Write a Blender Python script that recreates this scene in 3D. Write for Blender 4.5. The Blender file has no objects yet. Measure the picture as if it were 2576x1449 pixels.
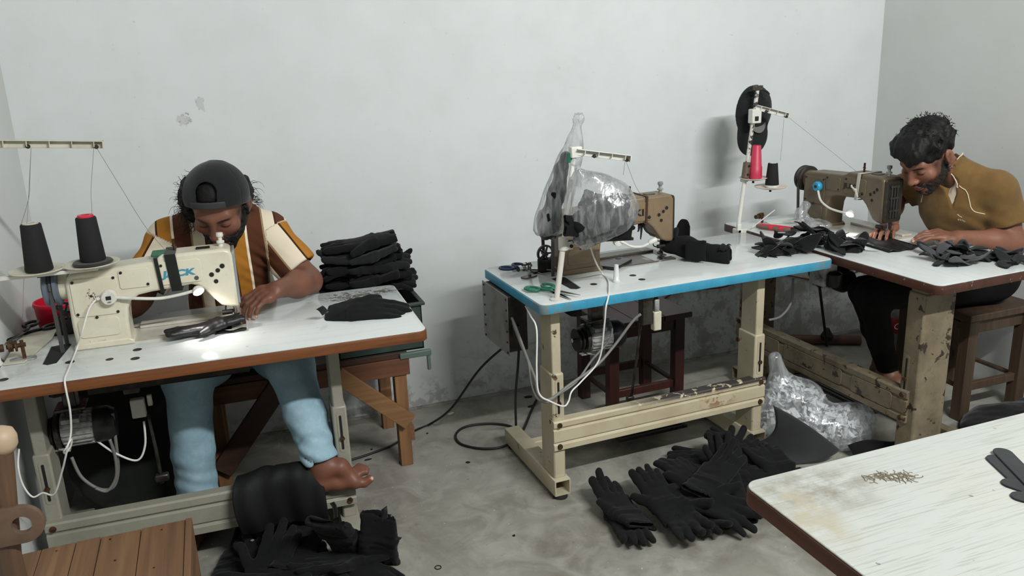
import bpy, bmesh, math, random
import numpy as np
from mathutils import Vector, Matrix, Euler, noise as mnoise
from math import sin, cos, pi, radians, sqrt, atan2
S = bpy.context.scene
COL = S.collection
random.seed(7)

# ------------------------------------------------------------------ camera, world, lamps, exposure
FPX, PITCH, ROLL, CAMZ, YAW = 2115.5, .2827, -.0397, 1.5701, .3306
def _rz(v):
    c, s = cos(YAW), sin(YAW)
    return Vector((v[0]*c+v[1]*s, -v[0]*s+v[1]*c, v[2]))
_f = Vector((0, cos(PITCH), -sin(PITCH))); _r = Vector((1, 0, 0)); _u = _r.cross(_f)
FW = _rz(_f); RT = _rz(_r*cos(ROLL)+_u*sin(ROLL)); UP = _rz(_u*cos(ROLL)-_r*sin(ROLL))
CO = Vector((0, 0, CAMZ))
cam = bpy.data.cameras.new('camera'); cam.sensor_width = 36; cam.lens = FPX/2576*36; cam.clip_start = .05
co = bpy.data.objects.new('camera', cam); COL.objects.link(co)
mw = Matrix.Identity(4)
for i in range(3):
    mw[i][0], mw[i][1], mw[i][2], mw[i][3] = RT[i], UP[i], -FW[i], CO[i]
co.matrix_world = mw
S.camera = co
def ray(px, py): return FW*FPX+RT*(px-1288)-UP*(py-724.5)
def AZ(px, py, z): d = ray(px, py); return CO+d*((z-CAMZ)/d.z)      # measured point of the photograph on the level z
def AY(px, py, y): d = ray(px, py); return CO+d*(y/d.y)             # ... on the upright plane y
def AX(px, py, x): d = ray(px, py); return CO+d*(x/d.x)

w = bpy.data.worlds.new('world'); S.world = w; w.use_nodes = True
w.node_tree.nodes['Background'].inputs[0].default_value = (.8, .85, .9, 1)
w.node_tree.nodes['Background'].inputs[1].default_value = .05
S.view_settings.view_transform = 'Standard'; S.view_settings.look = 'None'
S.view_settings.exposure = 0.08; S.view_settings.gamma = 1; S.view_settings.use_curve_mapping = False
def lamp(name, loc, power, size, col, target=None, shape='DISK', size_y=None, spread=None):
    l = bpy.data.lights.new(name, 'AREA'); l.energy = power; l.shape = shape; l.size = size; l.color = col
    if size_y: l.size_y = size_y
    if spread: l.spread = spread
    o = bpy.data.objects.new(name, l); COL.objects.link(o); o.location = loc
    if target is not None:
        o.rotation_euler = (Vector(target)-Vector(loc)).to_track_quat('-Z', 'Y').to_euler()
    return o
def bulb(name, loc, power, r, col):
    l = bpy.data.lights.new(name, 'POINT'); l.energy = power; l.shadow_soft_size = r; l.color = col
    o = bpy.data.objects.new(name, l); COL.objects.link(o); o.location = loc
    return o
lamp('tube_light', (1.72, -.45, 3.22), 142, 1.7, (.975, 1.0, .985), (1.45, 3.2, .75), 'RECTANGLE', .06)

# ------------------------------------------------------------------ materials
def N(nt, t, **kw):
    n = nt.nodes.new(t)
    for k, v in kw.items():
        if k in n.inputs.keys() if isinstance(k, str) else False: n.inputs[k].default_value = v
        else: setattr(n, k, v)
    return n
def hexc(r, g, b):   # sRGB 0-255 to linear
    f = lambda c: c/12.92 if c <= .04045 else ((c+.055)/1.055)**2.4
    return (f(r/255), f(g/255), f(b/255), 1)
MATS = {}
class MT:
    """small builder round one Principled material"""
    def __init__(s, name, col, rough=.5, metal=0., spec=.5):
        s.m = bpy.data.materials.new(name); s.m.use_nodes = True; s.nt = s.m.node_tree
        s.b = s.nt.nodes['Principled BSDF']; s.L = s.nt.links.new
        s.b.inputs['Base Color'].default_value = col; s.b.inputs['Roughness'].default_value = rough
        s.b.inputs['Metallic'].default_value = metal; s.b.inputs['Specular IOR Level'].default_value = spec
        s.tc = s.nt.nodes.new('ShaderNodeTexCoord'); s.c = None; s.col0 = col; s.h = None; MATS[name] = s.m
    def col(s):
        if s.c is None:
            n = s.nt.nodes.new('ShaderNodeRGB'); n.outputs[0].default_value = s.col0; s.c = n.outputs[0]
        return s.c
    def coords(s, scale=(1, 1, 1), loc=(0, 0, 0), rot=(0, 0, 0)):
        mp = s.nt.nodes.new('ShaderNodeMapping'); s.L(s.tc.outputs['Object'], mp.inputs[0])
        mp.inputs['Scale'].default_value = scale; mp.inputs['Location'].default_value = loc; mp.inputs['Rotation'].default_value = rot
        return mp.outputs[0]
    def noise(s, scale, detail=4, rough=.55, vec=None, lo=0., hi=1., dist=0):
        n = s.nt.nodes.new('ShaderNodeTexNoise'); n.inputs['Scale'].default_value = scale
        n.inputs['Detail'].default_value = detail; n.inputs['Roughness'].default_value = rough; n.inputs['Distortion'].default_value = dist
        s.L(vec if vec else s.tc.outputs['Object'], n.inputs['Vector'])
        return s.ramp(n.outputs[0], lo, hi)
    def ramp(s, v, lo, hi):
        r = s.nt.nodes.new('ShaderNodeMapRange'); s.L(v, r.inputs[0]); r.inputs[1].default_value = lo; r.inputs[2].default_value = hi
        r.clamp = True
        return r.outputs[0]
    def math(s, op, a, b=None):
        n = s.nt.nodes.new('ShaderNodeMath'); n.operation = op
        for i, x in enumerate((a, b)):
            if x is None: continue
            if isinstance(x, (int, float)): n.inputs[i].default_value = x
            else: s.L(x, n.inputs[i])
        return n.outputs[0]
    def mix(s, fac, col, amount=1.):
        a = s.col(); n = s.nt.nodes.new('ShaderNodeMix'); n.data_type = 'RGBA'
        f = fac if amount == 1. else s.math('MULTIPLY', fac, amount)
        if isinstance(f, (int, float)): n.inputs[0].default_value = f
        else: s.L(f, n.inputs[0])
        s.L(a, n.inputs[6])
        if isinstance(col, tuple): n.inputs[7].default_value = col
        else: s.L(col, n.inputs[7])
        s.c = n.outputs[2]; return s
    def ellipse(s, c, r, soft=.5, axes='xyz'):
        """1 inside an ellipsoid about c with radii r, falling to 0 outside"""
        sub = s.nt.nodes.new('ShaderNodeVectorMath'); sub.operation = 'SUBTRACT'; s.L(s.tc.outputs['Object'], sub.inputs[0]); sub.inputs[1].default_value = c
        dv = s.nt.nodes.new('ShaderNodeVectorMath'); dv.operation = 'DIVIDE'; s.L(sub.outputs[0], dv.inputs[0]); dv.inputs[1].default_value = r
        ln = s.nt.nodes.new('ShaderNodeVectorMath'); ln.operation = 'LENGTH'; s.L(dv.outputs[0], ln.inputs[0])
        return s.ramp(ln.outputs['Value'], 1+soft, 1-soft)
    def bump(s, h, strength=.3, dist=.002):
        n = s.nt.nodes.new('ShaderNodeBump'); n.inputs['Strength'].default_value = strength; n.inputs['Distance'].default_value = dist
        s.L(h, n.inputs['Height'])
        if s.h is not None: s.L(s.h, n.inputs['Normal'])
        s.h = n.outputs[0]; return s
    def done(s):
        if s.c is not None: s.L(s.c, s.b.inputs['Base Color'])
        if s.h is not None: s.L(s.h, s.b.inputs['Normal'])
        return s.m
def plain(name, col, rough=.5, metal=0., spec=.5, var=None, bump=None):
    t = MT(name, col, rough, metal, spec)
    if var: t.mix(t.noise(var[1], 5, .6, lo=var[2], hi=var[3]), var[0])
    if bump: t.bump(t.noise(bump[0], 4), bump[1], bump[2] if len(bump) > 2 else .001)
    return t.done()
def paint(name, col, worn, dirt, rough=.45, s1=22, amt=.72, dirt_amt=.45):
    """old enamel: chips down to dark primer where a fine noise passes a threshold, and grimy patches"""
    t = MT(name, col, rough)
    t.mix(t.noise(7, 5, .6, lo=.42, hi=.75), dirt, dirt_amt)
    t.mix(t.noise(60, 4, .7, lo=.55, hi=.8), dirt, dirt_amt*.8)
    n = t.noise(s1, 6, .65, lo=amt-.012, hi=amt+.012, dist=.4)
    t.mix(n, worn)
    t.bump(t.math('SUBTRACT', 1., n), .25, .0008)
    return t.done()
def wood(name, c1, c2, axis=0, rough=.55, scale=14, dark=None, knots=True):
    t = MT(name, c1, rough)
    sc = [scale*1.0]*3; sc[axis] = scale*.07
    v = t.coords(tuple(sc))
    t.mix(t.noise(1., 6, .6, v, .3, .7, .8), c2)
    sc2 = [scale*7]*3; sc2[axis] = scale*.25
    g = t.noise(1., 3, .6, t.coords(tuple(sc2)), .35, .75)
    t.mix(g, dark or tuple(x*.45 for x in c2[:3])+(1,), .5)
    if knots: t.mix(t.noise(5, 4, .6, lo=.62, hi=.78), dark or tuple(x*.4 for x in c2[:3])+(1,), .55)
    t.bump(g, .2, .0007)
    return t.done()

C = hexc
M_BLACKFAB = None
def fabric(name, c1, c2, rough=.9, weave=700, sheen=.15):
    t = MT(name, c1, rough, 0, .25)
    t.mix(t.noise(9, 4, .6, lo=.35, hi=.7), c2)
    t.bump(t.noise(weave, 2), .35, .0006)
    t.bump(t.noise(60, 4), .4, .002)
    t.b.inputs['Sheen Weight'].default_value = sheen; t.b.inputs['Sheen Roughness'].default_value = .5
    return t.done()

# ------------------------------------------------------------------ tags and objects
def tag(o, label=None, cat=None, group=None, kind=None):
    if label: o['label'] = label
    if cat: o['category'] = cat
    if group: o['group'] = group
    if kind: o['kind'] = kind
    return o
def thing(name, label, cat, loc=(0, 0, 0), rotz=0., group=None):
    o = bpy.data.objects.new(name, None); COL.objects.link(o); o.location = loc; o.rotation_euler = (0, 0, rotz)
    o.empty_display_size = .05
    return tag(o, label, cat, group)
def link(name, me, m, parent=None, label=None):
    o = bpy.data.objects.new(name, me); COL.objects.link(o)
    if m is not None:
        for x in (m if isinstance(m, (list, tuple)) else [m]): me.materials.append(x)
    if parent: o.parent = parent
    if label: o['label'] = label
    return o
def frame(a, b, up=(0, 0, 1)):
    """matrix whose local x runs from a to b"""
    a = Vector(a); b = Vector(b); x = (b-a).normalized(); z = Vector(up)
    if abs(x.dot(z)) > .98: z = Vector((0, 1, 0))
    y = z.cross(x).normalized(); z = x.cross(y)
    m = Matrix.Identity(4)
    for i in range(3): m[i][0], m[i][1], m[i][2], m[i][3] = x[i], y[i], z[i], a[i]
    return m
def spline(pts, n=8, closed=False):
    P = [Vector(p) for p in pts]; out = []
    k = len(P)
    for i in range(k if closed else k-1):
        if closed: p0, p1, p2, p3 = P[i-1], P[i], P[(i+1) % k], P[(i+2) % k]
        else: p0, p1, p2, p3 = P[max(i-1, 0)], P[i], P[i+1], P[min(i+2, k-1)]
        for j in range(n):
            t = j/n
            out.append(.5*((2*p1)+(p2-p0)*t+(2*p0-5*p1+4*p2-p3)*t*t+(3*p1-p0-3*p2+p3)*t**3))
    if not closed: out.append(P[-1].copy())
    return out
class MB:
    def __init__(s): s.v = []; s.f = []; s.mi = []; s.cur = 0
    def add(s, vs, fs, M=None):
        o = len(s.v)
        s.v += [tuple(M @ Vector(p)) if M else tuple(p) for p in vs]
        s.f += [[i+o for i in f] for f in fs]; s.mi += [s.cur]*len(fs); return s
    def box(s, a, b, M=None):
        (x0, y0, z0), (x1, y1, z1) = a, b
        return s.add([(x, y, z) for z in (z0, z1) for y in (y0, y1) for x in (x0, x1)],
                     [(0, 2, 3, 1), (4, 5, 7, 6), (0, 1, 5, 4), (2, 6, 7, 3), (0, 4, 6, 2), (1, 3, 7, 5)], M)
    def bar(s, a, b, w, h, up=(0, 0, 1)):
        L = (Vector(b)-Vector(a)).length
        return s.box((0, -w/2, -h/2), (L, w/2, h/2), frame(a, b, up))
    def cyl(s, a, b, r, r2=None, n=20):
        r2 = r if r2 is None else r2
        L = (Vector(b)-Vector(a)).length; M = frame(a, b)
        vs = [(x, rr*cos(2*pi*i/n), rr*sin(2*pi*i/n)) for x, rr in ((0, r), (L, r2)) for i in range(n)]
        fs = [(i, (i+1) % n, n+(i+1) % n, n+i) for i in range(n)]+[tuple(range(n))[::-1], tuple(range(n, 2*n))]
        return s.add(vs, [f[::-1] for f in fs], M) if False else s.add(vs, fs, M)
    def lathe(s, prof, M=None, n=32):
        """profile of (radius, height) turned about local z"""
        vs = []; fs = []
        k = len(prof)
        for r, z in prof:
            for i in range(n): vs.append((r*cos(2*pi*i/n), r*sin(2*pi*i/n), z))
        for j in range(k-1):
            for i in range(n):
                fs.append((j*n+i, j*n+(i+1) % n, (j+1)*n+(i+1) % n, (j+1)*n+i))
        fs.append(tuple(range(n))[::-1]); fs.append(tuple(range((k-1)*n, k*n)))
        return s.add(vs, fs, M)
    def tube(s, pts, r, n=8, closed=False):
        P = [Vector(p) for p in pts]; k = len(P); vs = []; fs = []
        rs = r if isinstance(r, (list, tuple)) else [r]*k
        t0 = (P[1]-P[0]).normalized(); nrm = t0.orthogonal().normalized()
        for i in range(k):
            a = P[i-1] if (i or closed) else P[i]; b = P[(i+1) % k] if (i < k-1 or closed) else P[i]
            t = (b-a)
            t = t.normalized() if t.length > 1e-9 else t0
            nrm = (nrm-t*nrm.dot(t))
            nrm = nrm.normalized() if nrm.length > 1e-6 else t.orthogonal().normalized()
            bn = t.cross(nrm)
            for j in range(n):
                q = 2*pi*j/n; vs.append(P[i]+(nrm*cos(q)+bn*sin(q))*rs[i])
        for i in range(k if closed else k-1):
            for j in range(n):
                a, b = i*n, ((i+1) % k)*n
                fs.append((a+j, a+(j+1) % n, b+(j+1) % n, b+j))
        if not closed: fs.append(tuple(range(n))[::-1]); fs.append(tuple(range((k-1)*n, k*n)))
        return s.add(vs, fs)
    def prism(s, poly, a, b, M=None, axis=1):
        """polygon in the plane across `axis`, from a to b along it"""
        def q(p, t):
            l = list(p); l.insert(axis, t); return tuple(l)
        n = len(poly)
        vs = [q(p, a) for p in poly]+[q(p, b) for p in poly]
        fs = [tuple(range(n))[::-1], tuple(range(n, 2*n))]+[(i, (i+1) % n, n+(i+1) % n, n+i) for i in range(n)]
        return s.add(vs, fs, M)
    def ring(s, r0, r1, z0, z1, M=None, n=28):
        vs = []; fs = []
        for i in range(n):
            c, d = cos(2*pi*i/n), sin(2*pi*i/n)
            vs += [(r0*c, r0*d, z0), (r1*c, r1*d, z0), (r1*c, r1*d, z1), (r0*c, r0*d, z1)]
        for i in range(n):
            a, b = i*4, ((i+1) % n)*4
            for j in range(4): fs.append((a+j, a+(j+1) % 4, b+(j+1) % 4, b+j))
        return s.add(vs, fs, M)
    def grid(s, fn, nu, nv, thick=0):
        vs = [fn(i/(nu-1), j/(nv-1)) for j in range(nv) for i in range(nu)]
        fs = [(j*nu+i, j*nu+i+1, (j+1)*nu+i+1, (j+1)*nu+i) for j in range(nv-1) for i in range(nu-1)]
        return s.add(vs, fs)
    def build(s, name, m, parent=None, bevel=0, seg=2, angle=35, label=None, solid=0, subsurf=0, fix=True):
        me = bpy.data.meshes.new(name); me.from_pydata(s.v, [], s.f); me.validate()
        for i, p in enumerate(me.polygons):
            if i < len(s.mi): p.material_index = s.mi[i]
        if fix:
            bm = bmesh.new(); bm.from_mesh(me); bmesh.ops.recalc_face_normals(bm, faces=bm.faces[:]); bm.to_mesh(me); bm.free()
        me.shade_smooth()
        if angle < 180: me.set_sharp_from_angle(angle=radians(angle))
        o = link(name, me, m, parent, label)
        if solid:
            d = o.modifiers.new('solid', 'SOLIDIFY'); d.thickness = solid; d.offset = 0
        if subsurf:
            d = o.modifiers.new('sub', 'SUBSURF'); d.levels = d.render_levels = subsurf
        if bevel:
            d = o.modifiers.new('bevel', 'BEVEL'); d.width = bevel; d.segments = seg; d.limit_method = 'ANGLE'; d.angle_limit = radians(40)
            d.harden_normals = False
        return o
def cut(o, *cutters):
    """carve MB solids out of an object for good"""
    tmp = []
    for c in cutters:
        k = c.build('cutter', None); tmp.append(k); k.parent = o.parent
        d = o.modifiers.new('cut', 'BOOLEAN'); d.object = k; d.operation = 'DIFFERENCE'; d.solver = 'EXACT'
    bpy.context.view_layer.update()
    dg = bpy.context.evaluated_depsgraph_get()
    me = bpy.data.meshes.new_from_object(o.evaluated_get(dg)); old = o.data
    o.modifiers.clear(); o.data = me
    for k in tmp: bpy.data.objects.remove(k)
    bpy.data.meshes.remove(old)
    me.shade_smooth(); me.set_sharp_from_angle(angle=radians(30))
    return o
def roundrect(x0, y0, x1, y1, r, n=5):
    out = []
    for cx, cy, a in ((x1-r, y1-r, 0), (x0+r, y1-r, 90), (x0+r, y0+r, 180), (x1-r, y0+r, 270)):
        for i in range(n+1):
            t = radians(a+90*i/n); out.append((cx+r*cos(t), cy+r*sin(t)))
    return out
def text(s, name, size, depth, m, parent, M, label=None, shear=0, bold=0, space=1.):
    cu = bpy.data.curves.new(name, 'FONT'); cu.body = s; cu.size = size; cu.extrude = depth; cu.shear = shear; cu.offset = bold
    cu.align_x = 'CENTER'; cu.align_y = 'CENTER'; cu.space_character = space
    t = bpy.data.objects.new(name, cu); COL.objects.link(t)
    bpy.context.view_layer.update()
    me = bpy.data.meshes.new_from_object(t.evaluated_get(bpy.context.evaluated_depsgraph_get()))
    bpy.data.objects.remove(t)
    me.transform(M)
    return link(name, me, m, parent, label)
def copy_tree(o, parent=None):
    c = o.copy(); COL.objects.link(c)
    if parent: c.parent = parent
    for ch in list(o.children): copy_tree(ch, c)
    return c

# ------------------------------------------------------------------ signed-distance modelling (bodies, gloves, bundles)
def smin(a, b, k):
    h = np.clip(.5+.5*(b-a)/k, 0, 1)
    return b+(a-b)*h-k*h*(1-h)
def smax(a, b, k): return -smin(-a, -b, k)
def cap(P, a, b, r1, r2):
    """tapered capsule from a (radius r1) to b (radius r2)"""
    a = np.array(a, np.float32); b = np.array(b, np.float32); d = b-a
    t = np.clip(((P-a) @ d)/max(float(d @ d), 1e-12), 0, 1)
    return np.linalg.norm(P-a-t[:, None]*d, axis=1)-(r1+(r2-r1)*t)
def ell(P, c, r, R=None):
    q = P-np.array(c, np.float32)
    if R is not None: q = q @ np.array(R, np.float32)      # columns of R are the local axes
    r = np.array(r, np.float32)
    k0 = np.linalg.norm(q/r, axis=1); k1 = np.linalg.norm(q/(r*r), axis=1)
    return k0*(k0-1)/np.maximum(k1, 1e-9)
def rbox(P, c, hs, rad, R=None):
    q = P-np.array(c, np.float32)
    if R is not None: q = q @ np.array(R, np.float32)
    d = np.abs(q)-(np.array(hs, np.float32)-rad)
    return np.linalg.norm(np.maximum(d, 0), axis=1)+np.minimum(d.max(1), 0)-rad
def chain(P, pts, rs, k=.012):
    d = None
    for i in range(len(pts)-1):
        e = cap(P, pts[i], pts[i+1], rs[i], rs[i+1]); d = e if d is None else smin(d, e, k)
    return d
def snets(fn, lo, hi, h, blk=4):
    """surface nets on a grid of step h; only blocks near the surface are sampled finely"""
    lo = np.array(lo, float); hi = np.array(hi, float)
    n = np.ceil((hi-lo)/h/blk).astype(int)*blk+1
    nb = (n-1)//blk
    cx = [lo[i]+(np.arange(nb[i])+.5)*h*blk for i in range(3)]
    G = np.stack(np.meshgrid(*cx, indexing='ij'), -1).reshape(-1, 3).astype(np.float32)
    dc = fn(G).reshape(nb)
    near = np.abs(dc) < h*blk*1.75
    F = np.full(n, 1., np.float32)
    F[:-1, :-1, :-1] = np.repeat(np.repeat(np.repeat(dc, blk, 0), blk, 1), blk, 2)
    F[-1], F[:, -1], F[:, :, -1] = 1, 1, 1
    bi = np.argwhere(near)
    r = np.arange(blk+1)
    off = np.stack(np.meshgrid(r, r, r, indexing='ij'), -1).reshape(-1, 3)
    for s0 in range(0, len(bi), 4000):
        ix = (bi[s0:s0+4000, None, :]*blk+off[None]).reshape(-1, 3)
        v = fn((lo+ix*h).astype(np.float32))
        F[ix[:, 0], ix[:, 1], ix[:, 2]] = v
    F[0], F[:, 0], F[:, :, 0] = np.maximum(F[0], .001), np.maximum(F[:, 0], .001), np.maximum(F[:, :, 0], .001)
    F[-1], F[:, -1], F[:, :, -1] = np.maximum(F[-1], .001), np.maximum(F[:, -1], .001), np.maximum(F[:, :, -1], .001)
    sg = F < 0
    a = sg[:-1, :-1, :-1].astype(np.int8)
    cnt = a.copy()
    cs = [(0, 0, 0), (1, 0, 0), (0, 1, 0), (1, 1, 0), (0, 0, 1), (1, 0, 1), (0, 1, 1), (1, 1, 1)]
    sl = lambda A, c: A[c[0]:A.shape[0]-1+c[0], c[1]:A.shape[1]-1+c[1], c[2]:A.shape[2]-1+c[2]]
    for c in cs[1:]: cnt = cnt+sl(sg, c)
    act = (cnt > 0) & (cnt < 8)
    ci = np.argwhere(act)
    idx = np.full(act.shape, -1, np.int64); idx[act] = np.arange(len(ci))
    vals = np.stack([F[ci[:, 0]+c[0], ci[:, 1]+c[1], ci[:, 2]+c[2]] for c in cs], 1)
    acc = np.zeros((len(ci), 3)); num = np.zeros(len(ci))
    for i in range(8):
        for j in range(i+1, 8):
            if sum(abs(cs[i][k]-cs[j][k]) for k in range(3)) != 1: continue
            u, v = vals[:, i], vals[:, j]; m = (u < 0) != (v < 0)
            t = np.where(m, u/np.where(m, u-v, 1), 0)
            p = np.array(cs[i])[None]+(np.array(cs[j])-np.array(cs[i]))[None]*t[:, None]
            acc[m] += p[m]; num[m] += 1
    V = lo+(ci+acc/np.maximum(num, 1)[:, None])*h
    Q = []
    for ax in range(3):
        s1 = np.moveaxis(sg, ax, 0); e = np.argwhere(s1[:-1] != s1[1:])      # edges along ax with a crossing
        if not len(e): continue
        flip = s1[e[:, 0], e[:, 1], e[:, 2]]
        o = [k for k in range(3) if k != ax]
        full = np.zeros_like(e); full[:, ax] = e[:, 0]; full[:, o[0]] = e[:, 1]; full[:, o[1]] = e[:, 2]
        ok = np.ones(len(e), bool)
        for k in o: ok &= (full[:, k] > 0) & (full[:, k] < sg.shape[k]-1)
        full = full[ok]; flip = flip[ok]
        q = []
        for d0, d1 in ((0, 0), (1, 0), (1, 1), (0, 1)):
            g = full.copy(); g[:, o[0]] -= d0; g[:, o[1]] -= d1
            q.append(idx[g[:, 0], g[:, 1], g[:, 2]])
        q = np.stack(q, 1)
        if ax == 1: flip = ~flip
        q[flip] = q[flip][:, ::-1]
        Q.append(q)
    Q = np.concatenate(Q) if Q else np.zeros((0, 4), int)
    Q = Q[(Q >= 0).all(1)]
    return V, Q[:, ::-1]
def mesh_np(name, V, Q, col=None, attrs=None):
    me = bpy.data.meshes.new(name)
    me.vertices.add(len(V)); me.vertices.foreach_set('co', np.asarray(V, np.float32).ravel())
    me.loops.add(len(Q)*4); me.loops.foreach_set('vertex_index', np.asarray(Q, np.int32).ravel())
    me.polygons.add(len(Q)); me.polygons.foreach_set('loop_start', np.arange(0, len(Q)*4, 4, dtype=np.int32))
    me.update(calc_edges=True)
    if col is not None:
        at = me.color_attributes.new('Col', 'FLOAT_COLOR', 'POINT')
        c4 = np.ones((len(V), 4), np.float32); c4[:, :3] = col; at.data.foreach_set('color', c4.ravel())
    for k, a in (attrs or {}).items():
        t = me.attributes.new(k, 'FLOAT', 'POINT'); t.data.foreach_set('value', np.asarray(a, np.float32))
    me.shade_smooth(); me.validate()
    return me
def relax(V, Q, it=2, k=.5):
    """gentle Laplacian smoothing"""
    n = len(V)
    E = np.concatenate([Q[:, [0, 1]], Q[:, [1, 2]], Q[:, [2, 3]], Q[:, [3, 0]]])
    for _ in range(it):
        s = np.zeros_like(V); c = np.zeros(n)
        for a, b in ((0, 1), (1, 0)):
            for d in range(3): s[:, d] += np.bincount(E[:, a], V[E[:, b], d], n)
            c += np.bincount(E[:, a], minlength=n)
        V = V+(s/np.maximum(c, 1)[:, None]-V)*k
    return V
def vnoise(P, f, seed=0, oct=2):
    """cheap smooth value noise made of a few sine products"""
    r = np.random.RandomState(seed); o = np.zeros(len(P), np.float32); a = 1.
    for k in range(oct):
        for _ in range(4):
            d = r.normal(size=3); d /= np.linalg.norm(d); e = r.normal(size=3); e /= np.linalg.norm(e)
            o += a*.35*np.sin(P @ (d*f).astype(np.float32)+r.rand()*6.28)*np.sin(P @ (e*f*.8).astype(np.float32)+r.rand()*6.28)
        f *= 2.1; a *= .5
    return o
def skeleton_noise(V, f, amp, seed): return amp*vnoise(V.astype(np.float32), f, seed)
# ------------------------------------------------------------------ the room
WY, WXL, WXR, HC = 3.4676, -.668, 3.172, 3.4
t = MT('plaster_wall', C(214, 218, 218), .85, 0, .3)
t.mix(t.noise(1.3, 5, .6, lo=.35, hi=.75), C(204, 208, 208), .8)
t.mix(t.noise(6, 5, .6, lo=.45, hi=.8), C(196, 198, 197), .4)
t.mix(t.noise(38, 4, .65, lo=.69, hi=.74), C(150, 148, 142), .35)
# scar of chipped plaster left of the middle
sc_ = t.math('MAXIMUM', t.ellipse((-.028, WY, 1.395), (.026, .2, .036), .75), t.ellipse((-.095, WY, 1.340), (.034, .2, .026), .75))
scv = t.math('MULTIPLY', sc_, t.noise(26, 5, .7, lo=.15, hi=.75, dist=.6))
t.mix(t.ramp(scv, .40, .44), C(188, 188, 186), .75)
t.mix(t.math('MULTIPLY', t.math('MULTIPLY', t.ramp(scv, .36, .40), t.ramp(scv, .46, .42)), t.noise(70, 2, .5, lo=.5, hi=.56)), C(120, 118, 114), .7)
# rising damp low down behind the blue-edged table
n1 = t.noise(7, 6, .68, lo=.50, hi=.56, dist=.3)
band = t.ellipse((2.25, WY, .17), (1.1, .6, .28), .35)
t.mix(t.math('MULTIPLY', band, n1), C(170, 168, 160), .8)
t.mix(t.math('MULTIPLY', band, t.noise(30, 5, .7, lo=.55, hi=.62)), C(146, 143, 135), .5)
t.mix(t.math('MULTIPLY', t.ellipse((1.0, WY, .02), (2.2, .6, .1), .5), t.noise(18, 5, .65, lo=.5, hi=.6)), C(150, 146, 138), .6)
t.bump(t.noise(160, 3), .12, .001); t.bump(t.noise(9, 5), .25, .004)
M_WALL = t.done()
t = MT('plaster_wall_side', C(214, 216, 214), .85, 0, .3)
t.mix(t.noise(1.6, 5, .6, lo=.35, hi=.75), C(202, 203, 200), .8)
t.mix(t.noise(38, 4, .65, lo=.69, hi=.74), C(160, 158, 152), .3)
t.bump(t.noise(160, 3), .12, .001); t.bump(t.noise(8, 5), .25, .004)
M_WALL2 = t.done()
t = MT('cement_floor', C(152, 149, 140), .42, 0, .4)
t.mix(t.noise(2.2, 6, .65, lo=.38, hi=.68, dist=.6), C(112, 108, 98), .95)
t.mix(t.noise(6.5, 5, .6, lo=.45, hi=.75, dist=1.), C(182, 180, 172), .65)
t.mix(t.noise(26, 5, .7, lo=.6, hi=.75), C(84, 81, 75), .5)
t.mix(t.noise(70, 2, .5, lo=.735, hi=.745), C(215, 213, 205), .7)
t.L(t.noise(4, 4, .6, lo=-.1, hi=1.1), t.b.inputs['Roughness'])
t.bump(t.noise(50, 4), .1, .001)
M_FLOOR = t.done()
def slab(name, a, b, m): return tag(MB().box(a, b).build(name, m), kind='structure')
slab('floor', (WXL-.1, -2.2, -.1), (WXR+.1, WY+.1, 0), M_FLOOR)
M_DIMGREY = plain('low_bounce_grey', C(112, 110, 106), .9, var=(C(92, 90, 86), 3, .4, .7))  # dark grey keeps the unseen ceiling and front wall from bouncing much light
slab('ceiling', (WXL-.1, -2.2, HC), (WXR+.1, WY+.1, HC+.1), M_DIMGREY)
slab('wall_back', (WXL-.1, WY, 0), (WXR+.1, WY+.1, HC), M_WALL)
slab('wall_left', (WXL-.1, -2.2, 0), (WXL, WY, HC), M_WALL2)
slab('wall_right', (WXR, -2.2, 0), (WXR+.1, WY, HC), M_WALL2)
slab('wall_front', (WXL-.1, -2.3, 0), (WXR+.1, -2.2, HC), M_DIMGREY)
# worn cement fillet where the back wall meets the floor
t = MT('cement_fillet', C(158, 156, 148), .85)
t.mix(t.noise(20, 5, .65, lo=.4, hi=.65), C(120, 117, 110)); t.bump(t.noise(60, 4), .5, .003)
mb = MB(); random.seed(3)
nn = 90
def fil(u, v):
    x = WXL+(WXR-WXL)*u; a = v*pi/2; rr = .011+.005*mnoise.noise((x*9, 0, 0))
    return (x, WY-rr*(1-sin(a))-.0005, rr*(1-cos(a))+.0005)
mb.grid(fil, nn, 5)
tag(mb.build('trim_1', t.done(), angle=180), kind='structure')

# ------------------------------------------------------------------ shared materials
M_LAM = MT('white_laminate', C(208, 212, 210), .15, 0, .5)
t = M_LAM; t.mix(t.noise(1., 3, .6, t.coords((3, 150, 3)), .52, .72), C(188, 192, 190), .6); t.mix(t.noise(14, 5, .6, lo=.6, hi=.8), C(176, 174, 166), .4); M_LAM = t.done()
t = MT('grimy_laminate', C(208, 212, 210), .15)
t.mix(t.noise(1., 3, .6, t.coords((3, 150, 3)), .52, .72), C(188, 192, 190), .6)
t.mix(t.math('MULTIPLY', t.ellipse((.09, .36, .76), (.22, .26, .3), .5), t.noise(16, 6, .7, lo=.42, hi=.8)), C(150, 142, 126), .7)
t.mix(t.math('MULTIPLY', t.ellipse((1.05, .48, .76), (.17, .05, .3), .4), t.noise(50, 5, .7, lo=.52, hi=.6)), C(90, 84, 74), .75)
t.mix(t.noise(40, 4, .6, lo=.7, hi=.74), C(110, 106, 98), .5)
M_LAM1 = t.done()
M_EDGE1 = wood('plywood_edge', C(138, 82, 42), C(100, 56, 28), 0, .5, 16, C(46, 28, 18))
t = MT('scuffed_brown_edge', C(80, 44, 29), .5)
t.mix(t.noise(12, 5, .6, lo=.35, hi=.7), C(52, 29, 20)); t.mix(t.noise(70, 4, .6, lo=.64, hi=.68), C(150, 124, 104), .7)
M_EDGE3 = t.done()
t = MT('blue_painted_edge', C(62, 150, 182), .45)
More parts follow.
